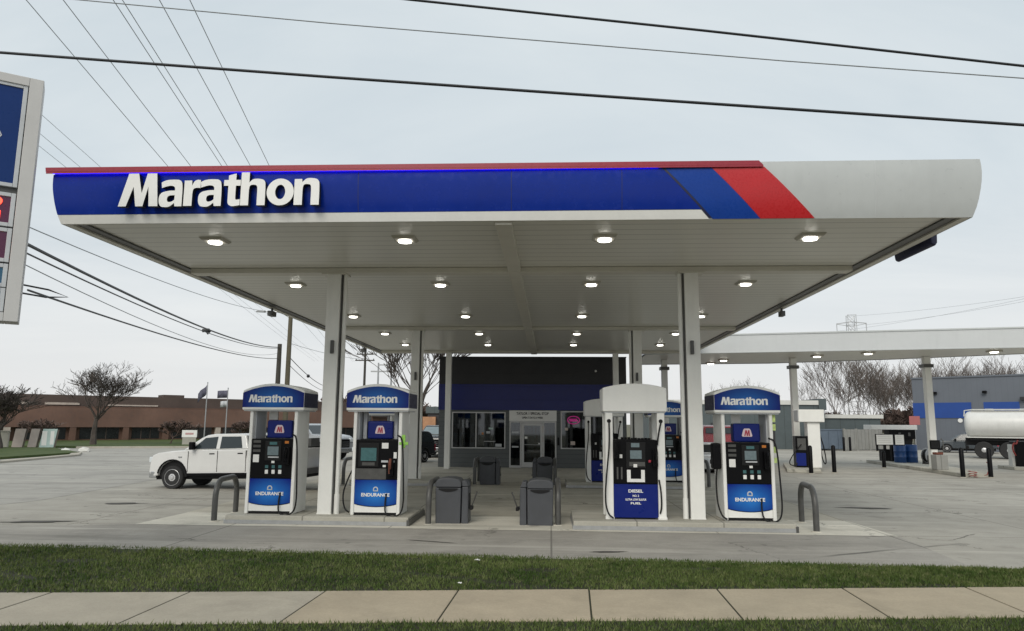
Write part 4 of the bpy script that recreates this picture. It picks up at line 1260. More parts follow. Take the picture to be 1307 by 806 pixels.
SPEC['van'] = dict(L=4.9, W=.95, sill=.34, axles=(.9, 3.8), wr=.34, ar=.40,
        top=[(4.86, .45), (4.9, .75), (4.88, 1.12), (1.2, 1.10), (.6, 1.05), (.2, .95), (.04, .75), (.0, .52), (.08, .36), (.3, .30)],
        roof=[(1.0, 1.09), (1.7, 1.75), (2.0, 1.94), (3.0, 1.98), (4.5, 1.98), (4.78, 1.90), (4.87, 1.10)],
        side=[[(1.3, 1.12), (1.85, 1.66), (2.3, 1.70), (2.3, 1.12)]],
        doors=[(1.25, 2.4), (2.45, 3.6)], ws=((1.06, 1.14), (1.68, 1.72)), rw=((4.885, 1.60), (4.80, 1.86)))
def vehicle(kind, name, label, cat, paint, loc, rz, s=1.0, glassm='carglass', bed=None, group=None):
    S = SPEC[kind]; o = thing(name, label, cat, loc, rz, group)
    o.scale = (s, s, s)
    W = S['W']; zb = S['top'][0][1] if False else S['roof'][0][1]
    def wd(x, z):
        k = W
        k *= 1 - .13 * max(0, (.55 - x) / .55) ** 2 - .06 * max(0, (x - (S['L'] - .35)) / .35) ** 2
        if z > .8: k *= 1 - .035 * (z - .8)
        if z > zb: k *= 1 - .15 * (z - zb) / (S['roof'][3][1] - zb)
        return k
    def pr(pts, m, nm, bev=.04, parent=o, half=1.0):
        mb = MB(); mb.prism(pts, 'y', -1, 1)
        mb.move(lambda p: Vector((p.x, p.y * wd(p.x, p.z) * half, p.z)))
        return mb.build(nm, m, parent, bevel=bev, seg=3)
    sill = S['sill']; a0, a1 = S['axles']; r = S['ar']
    low = [(a0 - r, sill)] + arch(a0, r, sill)[1:-1] + [(a0 + r, sill)] + [(a1 - r, sill)] + arch(a1, r, sill)[1:-1] + [(a1 + r, sill)]
    body = pr([S['top'][-1]] + low + S['top'][:-1], M[paint], 'body', .05)
    cab = pr(S['roof'], M[paint], 'cab', .05)
    mb = MB(); mb.box(.25, S['L'] - .2, -W * .78, W * .78, sill - .16, sill + .25); mb.build('chassis', M['blackmatt'], o)
    for a in (a0, a1):
        mb = MB(); mb.box(a - r * .98, a + r * .98, -W * .90, W * .90, sill - .06, sill + r * .97); mb.build('wheel_well', M['blackmatt'], o)
    # glass
    for q in S['side']:
        for sg in (-1, 1):
            mb = MB()
            vs = [(x, sg * (wd(x, z) + .006), z) for x, z in q] + [(x, sg * (wd(x, z) - .02), z) for x, z in q]
            n_ = len(q); mb.add(vs, [tuple(range(n_)), tuple(range(n_, 2 * n_))] + [(i, (i + 1) % n_, n_ + (i + 1) % n_, n_ + i) for i in range(n_)])
            mb.build('window', M[glassm if glassm != 'paleglass' else 'carglass'], o)
    def screen(pq, nm, g, sgn):
        (xa, za), (xb, zb_) = pq
        nx, nz = (zb_ - za), -(xb - xa)
        l = math.hypot(nx, nz); nx, nz = nx / l * .012 * sgn, nz / l * .012 * sgn
        mb = MB(); vs = []
        for off_ in (1, -2):
            for (x, z) in ((xa, za), (xb, zb_)):
                hw = wd(x, z) - .09
                vs += [(x - nx * off_, -hw, z - nz * off_), (x - nx * off_, hw, z - nz * off_)]
        mb.add(vs, [(0, 1, 3, 2), (4, 6, 7, 5), (0, 4, 5, 1), (2, 3, 7, 6), (0, 2, 6, 4), (1, 5, 7, 3)])
        mb.build(nm, M[g], o)
    screen(S['ws'], 'windscreen', glassm, 1)
    screen(S['rw'], 'rear_window', 'carglass', -1)
    # doors: thin proud skins with handle
    for (xa, xb) in S['doors']:
        for sg in (-1, 1):
            zt = zb - .03; zl = sill + .10
            q = [(xa, zl), (xb, zl), (xb, zt), (xa, zt)]
            if kind == 'pickup' and xa < 2: q = [(xa, zl), (xb, zl), (xb, zt), (xa + .02, zt)]
            mb = MB(); vs = [(x, sg * (wd(x, z) + .007), z) for x, z in q] + [(x, sg * (wd(x, z) - .03), z) for x, z in q]
            mb.add(vs, [(0, 1, 2, 3), (4, 5, 6, 7)] + [(i, (i + 1) % 4, 4 + (i + 1) % 4, 4 + i) for i in range(4)])
            d = mb.build('door', M[paint], o, bevel=.006)
            x = xb - .30; z = zb - .16
            mb = MB(); y = sg * (wd(x, z) + .018); mb.box(x, x + .20, min(y, y - sg * .02), max(y, y - sg * .02), z, z + .04); mb.build('door_handle', M['black'], d, bevel=.006)
    # mirrors, lamps, grille, bumpers
    xm = S['side'][0][0][0] + .10
    for sg in (-1, 1):
        y = sg * (wd(xm, zb) + .13)
        mb = MB(); mb.box(xm - .10, xm + .06, y - .10, y + .10, zb + .02, zb + (.30 if kind == 'pickup' else .17)); mb.build('mirror', M['black'], o, bevel=.03)
    zt = max(z for x, z in S['top'] if x < .3)
    for sg in (-1, 1):
        y0, y1 = sorted((sg * W * .60, sg * W * .90))
        mb = MB(); mb.box(.0, .30, y0, y1, zt - .26, zt - .05); mb.build('headlight', M['lens'], o, bevel=.03)
        y0, y1 = sorted((sg * W * .74, sg * W * .96))
        mb = MB(); xe = S['L']
        mb.box(xe - .13, xe - .008, y0, y1, zb - .42, zb - .08); mb.build('tail_light', M['logored'], o, bevel=.02)
    mb = MB(); mb.box(-.012, .10, -W * .56, W * .56, sill + .16, zt - .10)
    for k in range(4): pass
    g = mb.build('grille', M['black'], o, bevel=.015)
    mb = MB()
    for k in range(3):
        z = sill + .24 + k * (zt - sill - .40) / 3; mb.box(-.022, -.013, -W * .53, W * .53, z, z + .025)
    mb.build('grille_bar', M['chrome'], g)
    mb = MB(); mb.prism([(-.05, -W * .80), (.12, -W * .93), (.35, -W * .96), (.35, W * .96), (.12, W * .93), (-.05, W * .80)], 'z', sill - .10, sill + .14)
    mb.build('front_bumper', M['chrome' if kind == 'pickup' else paint], o, bevel=.03)
    for sg in (-1, 1):
        mb = MB(); mb.lathe([(-.02, .06), (.01, .07)], (-.02, sg * W * .66, sill + .02), 'x', 14); mb.build('fog_lamp', M['blackmatt'], o)
    mb = MB(); mb.box(S['L'] - .10, S['L'] + .08, -W * .9, W * .9, sill - .02, sill + .18); mb.build('rear_bumper', M['gunmetal' if kind == 'pickup' else paint], o, bevel=.03)
    for a in (a0, a1):
        for sg in (-1, 1):
            R_ = S['wr']; yc = sg * (W - .15)
            mb = MB(); mb.lathe([(-.13, R_ * .72), (-.135, R_ * .93), (-.10, R_), (.10, R_), (.135, R_ * .93), (.13, R_ * .72)], (a, yc, R_), 'y', 26)
            wv = mb.build('wheel', M['tyre'], o, smooth=True)
            mb = MB(); yo = yc + sg * .135
            for k in range(8):
                t = k * PI / 4
                c, q = math.cos(t), math.sin(t); pc, ps = -q, c
                vs = [(a + c * rr + pc * ww, yo - sg * dd, R_ + q * rr + ps * ww) for rr, ww, dd in ((R_ * .18, -.045, -.0), (R_ * .68, -.06, .02), (R_ * .68, .06, .02), (R_ * .18, .045, -.0))]
                mb.add(vs, [(0, 1, 2, 3)])
            mb.lathe([(0, R_ * .17), (sg * .03, R_ * .15), (sg * .035, R_ * .05)], (a, yo - sg * .01, R_), 'y', 14)
            mb.lathe([(-sg * .10, R_ * .72), (-sg * .01, R_ * .72), (sg * .002, R_ * .68), (-sg * .03, R_ * .62), (-sg * .10, R_ * .60)], (a, yo, R_), 'y', 26)
            mb.build('rim', M['rim'], wv, smooth=True)
            mb = MB(); mb.lathe([(0, R_ * .66), (.01, R_ * .64)], (a, yo - sg * .075, R_), 'y', 20); mb.build('brake_disc', M['steel'], wv)
    if kind == 'pickup':
        for sg in (-1, 1):
            mb = MB()
            for x in (1.60, 2.735, 3.82):
                vs = []
                for z in (sill + .10, sill + .45, zb - .03):
                    y = sg * (wd(x, z) + .009); vs += [(x - .011, y, z), (x + .011, y, z), (x + .011, y - sg * .02, z), (x - .011, y - sg * .02, z)]
                mb.add(vs, [(i * 4 + q, i * 4 + (q + 1) % 4, i * 4 + 4 + (q + 1) % 4, i * 4 + 4 + q) for i in range(2) for q in range(4)] + [(0, 1, 2, 3), (8, 9, 10, 11)])
            mb.build('door_seam', M['gunmetal'], o)
            mb = MB(); y = sg * (W + .004)
            mb.box(a0 + r + .02, a1 - r - .02, min(y, y - sg * .04), max(y, y - sg * .04), sill - .03, sill + .07); mb.build('rocker_trim', M['black'], o, bevel=.01)
            mb = MB(); pts = [(a0 + (r + .02) * math.cos(R(t)), sg * (W - .01), sill + (r + .02) * .96 * math.sin(R(t))) for t in range(4, 177, 12)]
            mb.tube(pts, .03, 6); mb.build('arch_lip', M['black'], o, smooth=True)
        mb = MB(); mb.box(4.05, 5.84, -W * .84, W * .84, 1.395, 1.432); b = mb.build('bed_cover', M['blackmatt'], o)
        if bed:
            mb = MB()
            for sg in (-1, 1):
                y0, y1 = sorted((sg * (W + .005), sg * (W - .1)))
                mb.prism([(4.0, .56), (4.22, .56), (4.22, 1.06), (5.28, 1.06), (5.28, .62), (5.93, .62), (5.93, 1.5), (4.0, 1.5)], 'y', y0, y1); mb.build('tool_box', M[bed], b, bevel=.015); mb = MB()
            mb = MB()
            for k in range(6):
                x = 4.15 + k * .3; mb.box(x, x + .2, -.7 + .1 * k, .5, 1.43, 1.5 + .12 * (k % 3))
            mb.build('load', M['gunmetal'], b, bevel=.02)
        mb = MB(); mb.box(1.9, 2.0, -.1, .1, 1.0, 1.02)
        for sg in (-1, 1):
            mb = MB(); y = sg * (wd(1.3, 1.1) + .004)
            mb.box(1.22, 1.36, min(y, y - sg * .01), max(y, y - sg * .01), 1.12, 1.17); mb.build('side_badge', M['chrome'], o)
    return o
th = R(-8); s = .80
fw = Vector((-11.07, 20.97, 0))
ax = Vector((math.cos(th), math.sin(th), 0)); ay_ = Vector((-math.sin(th), math.cos(th), 0))
org = fw - ax * 1.0 * s + ay_ * .85 * s - Vector((0, 0, .03))
pk = vehicle('pickup', 'pickup_truck', 'white crew cab pickup truck with a grey loaded bed, left of the pumps', 'pickup truck', 'carwhite', org, th, s, bed='bedgrey')
pk.rotation_euler = (0, R(-1.6), th); pk.scale = (s * 1.045, s, s)
vehicle('pickup', 'pickup_truck', 'silver pickup truck parked far back, between front left column and green tagged pump', 'pickup truck', 'carsilver', (-10.9, 37.6, 0), R(150), .95)
vehicle('suv', 'parked_car', 'dark hatchback parked in front of the silver pickup, seen between column and pump', 'car', 'carblack', (-8.6, 33.3, 0), R(62), .95)
vehicle('pickup', 'pickup_truck', 'black pickup truck with a pale windscreen facing the camera beside the store', 'pickup truck', 'carblack', (-6.75, 40.5, 0), R(86), .92, glassm='paleglass')
vehicle('sedan', 'parked_car', 'white car half hidden behind the front right column', 'car', 'carwhite', (6.95, 30.2, 0), R(84), .84)
vehicle('van', 'parked_van', 'red van seen from behind, beside the front right column', 'van', 'carred', (8.0, 38.6, 0), R(-92), .98)
vehicle('suv', 'parked_car', 'dark grey car parked behind the second post of the far canopy', 'car', 'cargrey', (29.4, 57.4, 0), R(-25), .88, glassm='paleglass')

# tanker lorry
tk = thing('tanker_truck', 'white tank lorry with twin rear axles at the right edge', 'tank truck', (26.5, 47.9, 0), R(-30))
mb = MB(); mb.lathe([(0, .10), (.03, .45), (.10, .66), (.22, .78), (.40, .82), (6.6, .82), (6.8, .78), (6.9, .5), (6.93, .1)], (.0, 0, 2.10), 'x', 32)
t_ = mb.build('tank', M['tank'], tk, smooth=True)
mb = MB()
for x in (1.9, 3.5, 5.1): mb.lathe([(-.02, .835), (.02, .835)], (x, 0, 2.10), 'x', 32)
mb.build('band', M['tank'], t_, smooth=True)
mb = MB()
mb.tube([(.02, -.35, 2.60), (.06, -.35, 2.96), (.5, -.35, 3.02), (6.4, -.35, 3.02)], .03, 6); mb.tube([(.02, .35, 2.60), (.06, .35, 2.96), (.5, .35, 3.02), (6.4, .35, 3.02)], .03, 6)
mb.box(.4, 6.4, -.3, .3, 2.90, 2.955)
mb.build('top_rail', M['parapet'], t_)
mb = MB()
for x in (1.4, 3.2, 5.0): mb.lathe([(0, .25), (.12, .25), (.15, .2)], (x, 0, 2.93), 'z', 18)
mb.build('hatch', M['steel'], t_, smooth=True)
mb = MB(); mb.box(.1, 6.8, -.80, .80, 1.26, 1.33); mb.build('side_rail', M['parapet'], tk)
mb = MB(); mb.box(.0, 8.8, -.40, .40, .80, 1.25); mb.box(.02, .12, -1.0, 1.0, .55, .75); mb.build('chassis', M['blackmatt'], tk)
for sg in (-1, 1):
    mb = MB(); mb.box(.25, 3.0, sg * .95 - .16, sg * .95 + .16, 1.12, 1.16); mb.box(-.02, .0, sg * .95 - .25, sg * .95 + .25, .35, 1.1); mb.build('mudguard', M['blackmatt'], tk)
    for x in (.95, 2.25, 7.6):
        mb = MB(); mb.lathe([(-.16, .34), (-.17, .48), (-.13, .52), (.13, .52), (.17, .48), (.16, .34)], (x, sg * .95, .52), 'y', 26); wv = mb.build('wheel', M['tyre'], tk, smooth=True)
        mb = MB(); mb.lathe([(sg * .02, .34), (sg * .10, .33), (sg * .06, .2), (sg * .16, .14), (sg * .19, .05)], (x, sg * .95, .52), 'y', 22); mb.build('rim', M['rim'], wv, smooth=True)
mb = MB(); mb.box(3.2, 5.8, -1.0, -.5, .55, 1.1); mb.build('tool_locker', M['steel'], tk, bevel=.02)
mb = MB(); mb.prism([(7.0, .6), (9.0, .6), (9.05, 1.6), (8.75, 2.7), (8.5, 2.85), (7.0, 2.85)], 'y', -1.15, 1.15); cabb = mb.build('cab', M['carwhite'], tk, bevel=.06)
for sg in (-1, 1):
    mb = MB(); y0, y1 = sorted((sg * 1.156, sg * 1.13)); mb.box(7.6, 8.5, y0, y1, 1.75, 2.5); mb.build('window', M['carglass'], cabb)
mb = MB(); mb.prism([(9.045, 1.70), (9.06, 1.70), (8.80, 2.62), (8.785, 2.62)], 'y', -1.0, 1.0); mb.build('windscreen', M['carglass'], cabb)

# ------------------------------------------------------------------ buildings behind
def frame_of(p, q):
    d = Vector((q[0] - p[0], q[1] - p[1], 0)); return math.atan2(d.y, d.x), d.length
# grey and blue warehouse: its front wall runs towards the right
a, L = frame_of((30.4, 62.2), (46.5, 47.8))
wh = thing('warehouse', 'large corrugated grey warehouse with blue panels behind the tanker', 'warehouse', (30.4, 62.2, 0), a)
mb = MB(); mb.box(0, L, 0, 25, 0, 5.85); mb.build('wall', M['metalgrey'], wh)
mb = MB(); mb.box(-.05, L + .05, -.08, .2, 5.853, 5.98); mb.box(-.06, .06, .21, 25, 5.853, 5.95); mb.build('roof_edge', M['metalgrey'], wh)
mb = MB(); mb.box(.2, L - .2, .3, 24.8, 5.86, 5.9); mb.build('roof', M['pale'], wh)
for x0, x1 in ((-.03, 1.0), (1.5, 4.2), (5.05, 7.4)):
    mb = MB(); mb.box(x0, x1, -.05, -.003, 2.62, 3.86); mb.build('blue_panel', M['warehouseblue'], wh)
mb = MB(); mb.box(7.5, 12.7, -.30, -.003, 3.98, 4.22); mb.build('door_canopy', M['charcoal'], wh)
mb = MB(); mb.box(7.7, 12.5, -.04, -.003, .0, 3.95); mb.build('roller_door', M['fencegrey'], wh)
for x in (1.7, 5.2):
    mb = MB(); mb.box(x - .14, x + .14, -.30, -.003, 4.55, 4.75); mb.build('wall_lamp', M['black'], wh, bevel=.02)
mb = MB(); mb.prism([(3.35 + p[0], 2.42 + p[1]) for p in arc(0, 0, .17, 0, 340, 17)], 'y', -.06, -.003); mb.build('round_sign', M['sticker'], wh)
# low slate building
sl_ = thing('slate_building', 'long low slate grey building with a white roof edge behind the rightmost pump', 'building', (8.0, 60.5, 0), R(.5))
mb = MB(); mb.box(0, 14.5, 0, 9, 0, 3.62); mb.build('wall', M['slate'], sl_)
mb = MB(); mb.box(-.1, 14.0, -.12, .3, 3.62, 3.98); mb.build('roof_edge', M['parapet'], sl_)
mb = MB(); mb.box(14.0, 14.62, -.14, 9, 3.2, 4.12); mb.build('end_pier', M['slate'], sl_)
mb = MB(); mb.box(14.51, 19.3, .8, 8, 0, 2.55); mb.build('annex_wall', M['slate'], sl_)
mb = MB(); mb.box(14.7, 19.5, .65, 8.1, 2.553, 2.86); mb.build('annex_roof_edge', M['parapet'], sl_)
for x in (5.2, 9.4):
    mb = MB(); mb.box(x, x + 1.0, -.03, -.002, .05, 2.1); mb.build('door', M['charcoal'], sl_)
fn = thing('fence', 'pale grey board fence in front of the low slate building', 'fence', (21.9, 58.0, 0), R(27))
mb = MB(); mb.box(1.5, 5.6, 0, .06, .06, 1.66); mb.build('boards', M['fencegrey'], fn)
for x in (1.45, 2.8, 4.2, 5.6):
    mb = MB(); mb.box(x - .06, x + .06, -.05, .10, 0, 1.72); mb.build('post', M['fencegrey'], fn)
dm = thing('skip_container', 'blue grey steel skip left of the pale board fence', 'skip', (20.9, 58.4, 0), R(10))
mb = MB(); mb.prism([(0, .12), (2.2, .12), (2.35, 1.55), (-.15, 1.55)], 'y', 0, 1.4); mb.build('body', M['dumpster'], dm, bevel=.03)
mb = MB(); mb.box(-.2, 2.4, -.03, 1.43, 1.553, 1.66); mb.build('lid', M['dumpster'], dm, bevel=.02)
mb = MB()
for x in (.3, 1.1, 1.9): mb.box(x - .05, x + .05, -.05, -.002, .12, 1.5)
mb.build('rib', M['dumpster'], dm)
rs = thing('red_sign', 'small faded red sign on a post left of the grey warehouse', 'sign', (29.3, 60.0, 0), 0)
mb = MB(); mb.cyl((0, 0, 0), (0, 0, 2.2), .05, seg=8); mb.build('post', M['steel'], rs)
mb = MB(); mb.box(-.42, .42, -.07, -.055, 2.05, 2.75); mb.build('panel', mat('faded_red', (.38, .13, .13), .7), rs)

# brown brick building on the left
a, L = frame_of((-62.0, 45.7), (-21.0, 84.0))
bk = thing('brick_building', 'long low brown brick office building with dark recessed windows across the street', 'office building', (-62, 45.7, 0), a)
mb = MB(); mb.box(0, L, 0, 20, 0, 3.05); mb.build('wall', M['brick'], bk)
mb = MB(); mb.box(-.1, L + .1, .8, 20, 3.05, 4.22); mb.build('upper_wall', M['brickdark'], bk)
mb = MB(); mb.prism([(-.5, 1.32), (.0, 1.32), (.0, 3.2), (.8, 3.2), (.8, 3.06), (-.12, 3.06)][::-1], 'x', 0, L); mb.build('sloped_fascia', M['brick'], bk)
k = 0
x = 1.0
while x < L - 3:
    wdt = (3.2, 2.4, 3.8)[k % 3]
    mb = MB(); mb.box(x, x + wdt, -.03, -.002, .25, 1.30); f = mb.build('window', M['bwin'], bk)
    mb = MB()
    for q in range(1, 3): mb.box(x + wdt * q / 3 - .03, x + wdt * q / 3 + .03, -.06, -.031, .25, 1.30)
    mb.build('mullion', M['brickdark'], f)
    mb = MB(); mb.box(x + wdt + .25, x + wdt + .75, -.48, -.002, 0, 1.318); mb.build('pier', M['cream' if k % 4 == 0 else 'brick'], bk)
    x += wdt + 1.1; k += 1
mb = MB(); mb.box(17.5, 22.5, .70, .796, 3.32, 3.52); mb.box(23.6, 26.3, .70, .796, 3.32, 3.52); mb.box(28.6, 33.0, .70, .796, 3.30, 3.42); mb.build('light_strip', M['cream'], bk)
mb = MB(); mb.box(34, 36, 3, 5, 4.2, 4.55); mb.box(44, 46, 4, 6, 4.2, 4.6); mb.build('roof_vent', M['brickdark'], bk)
# other far buildings
h1 = thing('far_shop', 'small dark flat roofed shop with a tan front far away left of the store', 'shop', (-14.0, 82, 0), 0)
mb = MB(); mb.box(0, 9, 0, 8, 0, 3.0); mb.build('wall', M['charcoal'], h1)
mb = MB(); mb.box(-.2, 9.2, -.2, 8.2, 3.0, 3.75); mb.build('roof_band', M['slate'], h1)
mb = MB(); mb.box(-1.2, 1.0, -.6, -.01, .5, 2.6); mb.build('tan_front', M['orange'], h1)
h2 = thing('far_house', 'far low brown house with a pale gable seen left of the front left column', 'house', (-36, 96, 0), R(-10))
mb = MB(); mb.box(0, 12, 0, 8, 0, 2.6); mb.build('wall', M['brick'], h2)
mb = MB(); mb.prism([(-.5, 2.6), (8.5, 2.6), (4, 4.4)], 'x', -.4, 12.4); mb.build('roof', M['brickdark'], h2)
mb = MB(); mb.box(2, 4, -.04, -.002, .8, 1.9); mb.box(7, 9, -.04, -.002, .8, 1.9); mb.build('window', M['cream'], h2)

# low wall and leaning boards on the far left lawn
lw = thing('low_wall', 'low beige wall on the far left lawn before the brick building', 'wall', (-45, 43.0, .0), R(27))
mb = MB(); mb.box(-2, 9.4, 0, .3, 0, 1.15); mb.build('wall', M['wallbeige'], lw)
mb = MB(); mb.box(-2.05, 9.45, -.04, .34, 1.153, 1.22); mb.build('cap', M['wallbeige'], lw)
for x, y, m_, wd_, lab in ((-36.0, 47.3, 'paneltaupe', .62, 'taupe board leaning on a prop, leftmost of the three by the low wall'), (-35.1, 47.5, 'paneltaupe', .5, 'narrow taupe board leaning on a prop, middle of the three by the low wall'), (-34.0, 47.4, 'panelteal', .85, 'teal and white board on the lawn right of the two taupe ones')):
    o = thing('leaning_board', lab, 'board', (x, y, .10), R(20), 'boards propped up on the far left lawn')
    mb = MB(); mb.prism([(-wd_ * .5, 0), (wd_ * .5, 0), (wd_ * .5 + .16, 1.25), (-wd_ * .5 + .16, 1.25)], 'y', -.03, .03); mb.build('panel', M[m_], o)
    mb = MB(); mb.prism([(wd_ * .5 + .02, .0), (wd_ * .5 + .10, .0), (wd_ * .5 + .26, 1.2), (wd_ * .5 + .18, 1.2)], 'y', 0, .05); mb.build('prop', M['barkpale'], o)
    if m_ == 'panelteal':
        mb = MB(); mb.box(-.30, .0, -.036, -.031, .15, 1.1); mb.box(.2, .42, -.036, -.031, .2, 1.1); mb.build('white_patch', M['sticker'], o)
for i, (x, y, s_) in enumerate(((-30.0, 43.6, .6), (-29.2, 44.2, .75))):
    rnd = random.Random(i); mb = MB()
    mb.lathe([(-.45, .05), (-.4, .16), (-.15, .24), (.15, .22), (.4, .14), (.46, .04)], (0, 0, .14), 'x', 9)
    mb.v = [(p[0] + rnd.uniform(-.05, .05), p[1] + rnd.uniform(-.05, .05), max(-.02, p[2] + rnd.uniform(-.05, .05))) for p in mb.v]
    o = mb.build('boulder', M['parapet']); o.location = (x, y, 0); o.scale = (s_, s_, s_)
    tag(o, ('pale boulder at the end of the left kerb, nearer one', 'pale boulder at the end of the left kerb, further one')[i], 'boulder', 'pale boulders by the kerb')
ws_ = thing('lawn_sign', 'small white sign on the lawn behind the bonnet of the white pickup', 'sign', (-28.1, 55.2, .14), R(12))
mb = MB(); mb.box(-.55, .55, -.06, .06, .55, 1.1); mb.build('panel', M['sticker'], ws_)
mb = MB(); mb.box(-.5, .5, -.04, .04, 0, .548); mb.build('base', M['wallbeige'], ws_)
mb = MB(); mb.box(-.3, .3, -.066, -.061, .75, .9); mb.build('red_mark', mat('pale_red', (.5, .3, .3), .7), ws_)

# flagpoles
def flagpole(label, x, y, h, fl):
    o = thing('flagpole', label, 'flagpole', (x, y, .14), 0, 'flagpoles before the brick building')
    mb = MB(); mb.lathe([(0, .06), (h, .035)], (0, 0, 0), 'z', 8); mb.lathe([(0, .02), (.05, .06), (.1, .02)], (0, 0, h), 'z', 8); mb.build('pole', M['steel'], o, smooth=True)
    for nm, m_, z0, hh, ln, droop in fl:
        mb = MB(); vs = []; n_ = 9
        for i in range(n_):
            t = i / (n_ - 1)
            yy = .10 * math.sin(t * 8)
            for q in (0, 1): vs.append((-.05 - ln * t * (1 - .3 * droop), yy, z0 + hh * q - droop * t * ln))
        fs = [(2 * i, 2 * i + 2, 2 * i + 3, 2 * i + 1) for i in range(n_ - 1)]
        mb.add(vs, fs); f = mb.build(nm, M[m_], o, smooth=True)
        md = f.modifiers.new('thick', 'SOLIDIFY'); md.thickness = .02
flagpole('flagpole with a single drooping dark flag behind the pickup', -28.3, 58, 4.9, [('flag', 'flagcloth', 4.0, .75, .95, .75)])
flagpole('flagpole with a dark flag above a small white one', -27.0, 59.0, 4.5, [('flag', 'flagcloth', 3.75, .62, .9, .05), ('pennant', 'pale', 3.0, .5, .6, .1)])

# ------------------------------------------------------------------ bare trees
def tree_mesh(seed, height, spread, trunk_h, depth, nchild, upright, thin, sides=5, r0=.16, droop=0.0, limbs=4):
    rnd = random.Random(seed)
    trunk, crown = MB(), MB()
    def grow(p, d, ln, r, lv):
        n = 4 if lv > 1 else 3
        path = [p.copy()]; q = p.copy(); dd = d.copy()
        for i in range(n):
            dd = (dd + Vector((rnd.uniform(-1, 1), rnd.uniform(-1, 1), rnd.uniform(-.5, .7) * upright - droop * (lv < 2))) * .17).normalized()
            q = q + dd * ln / n; path.append(q.copy())
        rs = [max(thin, r * (1 - .55 * i / n)) for i in range(n + 1)]
        (trunk if lv == depth else crown).tube(path, rs, sides if lv > 1 else 3, cap=False)
        if lv == 0: return
        k = nchild if lv < depth else limbs
        for c in range(k):
            t = 1.0 if c == 0 else rnd.uniform(.35, 1.0)
            if lv == depth: t = rnd.uniform(.75, 1.0) if c else 1.0
            i = min(n - 1, int(t * n)); f = t * n - i
            bp = path[i].lerp(path[i + 1], f) if i < n else path[n].copy()
            az = rnd.uniform(0, 2 * PI)
            el = rnd.uniform(.35, .95) * spread
            side = Vector((math.cos(az), math.sin(az), rnd.uniform(-.1, .5) * upright))
            nd = (dd * math.cos(el) + side * math.sin(el)).normalized()
            grow(bp, nd, ln * rnd.uniform(.62, .86), max(thin, rs[min(n, i + 1)] * rnd.uniform(.55, .8)), lv - 1)
    grow(Vector((0, 0, -.1)), Vector((0, 0, 1)), trunk_h, r0, depth)
    zs = [v[2] for v in crown.v]; sc = height / max(zs)
    return trunk, crown, sc

def make_tree(name, label, loc, args, barkm, group, rz=0):
    o = thing(name, label, 'tree', loc, rz, group)
    t, c, sc = tree_mesh(**args)
    t.v = [tuple(x * sc for x in v) for v in t.v]; c.v = [tuple(x * sc for x in v) for v in c.v]
    t.build('trunk', M[barkm], o, smooth=True, fix=False); c.build('crown', M[barkm], o, smooth=True, fix=False)
    return o
make_tree('bare_tree', 'broad leafless tree on the lawn before the brick building', (-34.4, 53.0, .1), dict(seed=8, height=6.5, spread=.95, trunk_h=2.0, depth=6, nchild=3, upright=.85, thin=.010, r0=.24, limbs=8), 'bark', 'leafless trees around the station')
make_tree('bare_tree', 'dense leafless tree at the left edge of the picture', (-35.6, 45.2, .1), dict(seed=12, height=4.4, spread=1.1, trunk_h=1.1, depth=6, nchild=3, upright=.8, thin=.012, r0=.2, limbs=9), 'bark', 'leafless trees around the station')
make_tree('bare_tree', 'tall leafless tree behind the left corner of the store', (-9.4, 51.0, 0), dict(seed=23, height=10.5, spread=.62, trunk_h=3.2, depth=6, nchild=3, upright=.9, thin=.018, r0=.34, limbs=6), 'bark', 'leafless trees around the station')
# a row of slender leafless trees behind the second canopy
protos = []
for i, (sd_, hh, sp_, up) in enumerate(((31, 10.2, .62, 1.3), (32, 9.6, .75, 1.2), (33, 10.8, .55, 1.4), (34, 8.6, .85, 1.1))):
    protos.append(dict(seed=sd_, height=hh, spread=sp_, trunk_h=3.2, depth=5, nchild=3, upright=up, thin=.012, r0=.10))
rt = random.Random(4)
row = []
px = 0
def trow(n, f0, f1, d0, d1):
    for i in range(n):
        t = (i + rt.uniform(.15, .85)) / n
        ratio = f0 + (f1 - f0) * t
        d = rt.uniform(d0, d1)
        row.append((ratio * d, d, rt.randrange(4), rt.uniform(.8, 1.12)))
trow(6, .375, .44, 72, 90); trow(14, .44, .52, 76, 94); trow(18, .52, .62, 80, 102); trow(18, .60, .76, 80, 100); trow(3, .22, .36, 90, 120)
row.sort()
cache = {}
for i, (x, y, k, s_) in enumerate(row):
    if k not in cache:
        cache[k] = make_tree('slender_tree', 'x', (x, y, 0), protos[k], 'barkpale', 'row of bare trees behind the second canopy')
        t_o = cache[k]
    else:
        t_o = copy_tree(cache[k])
    t_o.location = (x, y, 0); t_o.rotation_euler = (0, 0, rt.uniform(0, 6.28)); t_o.scale = (s_ * .95, s_ * .95, s_ * rt.uniform(.92, 1.05))
    t_o['label'] = 'slender leafless tree in the thicket that fills the skyline behind the second canopy'
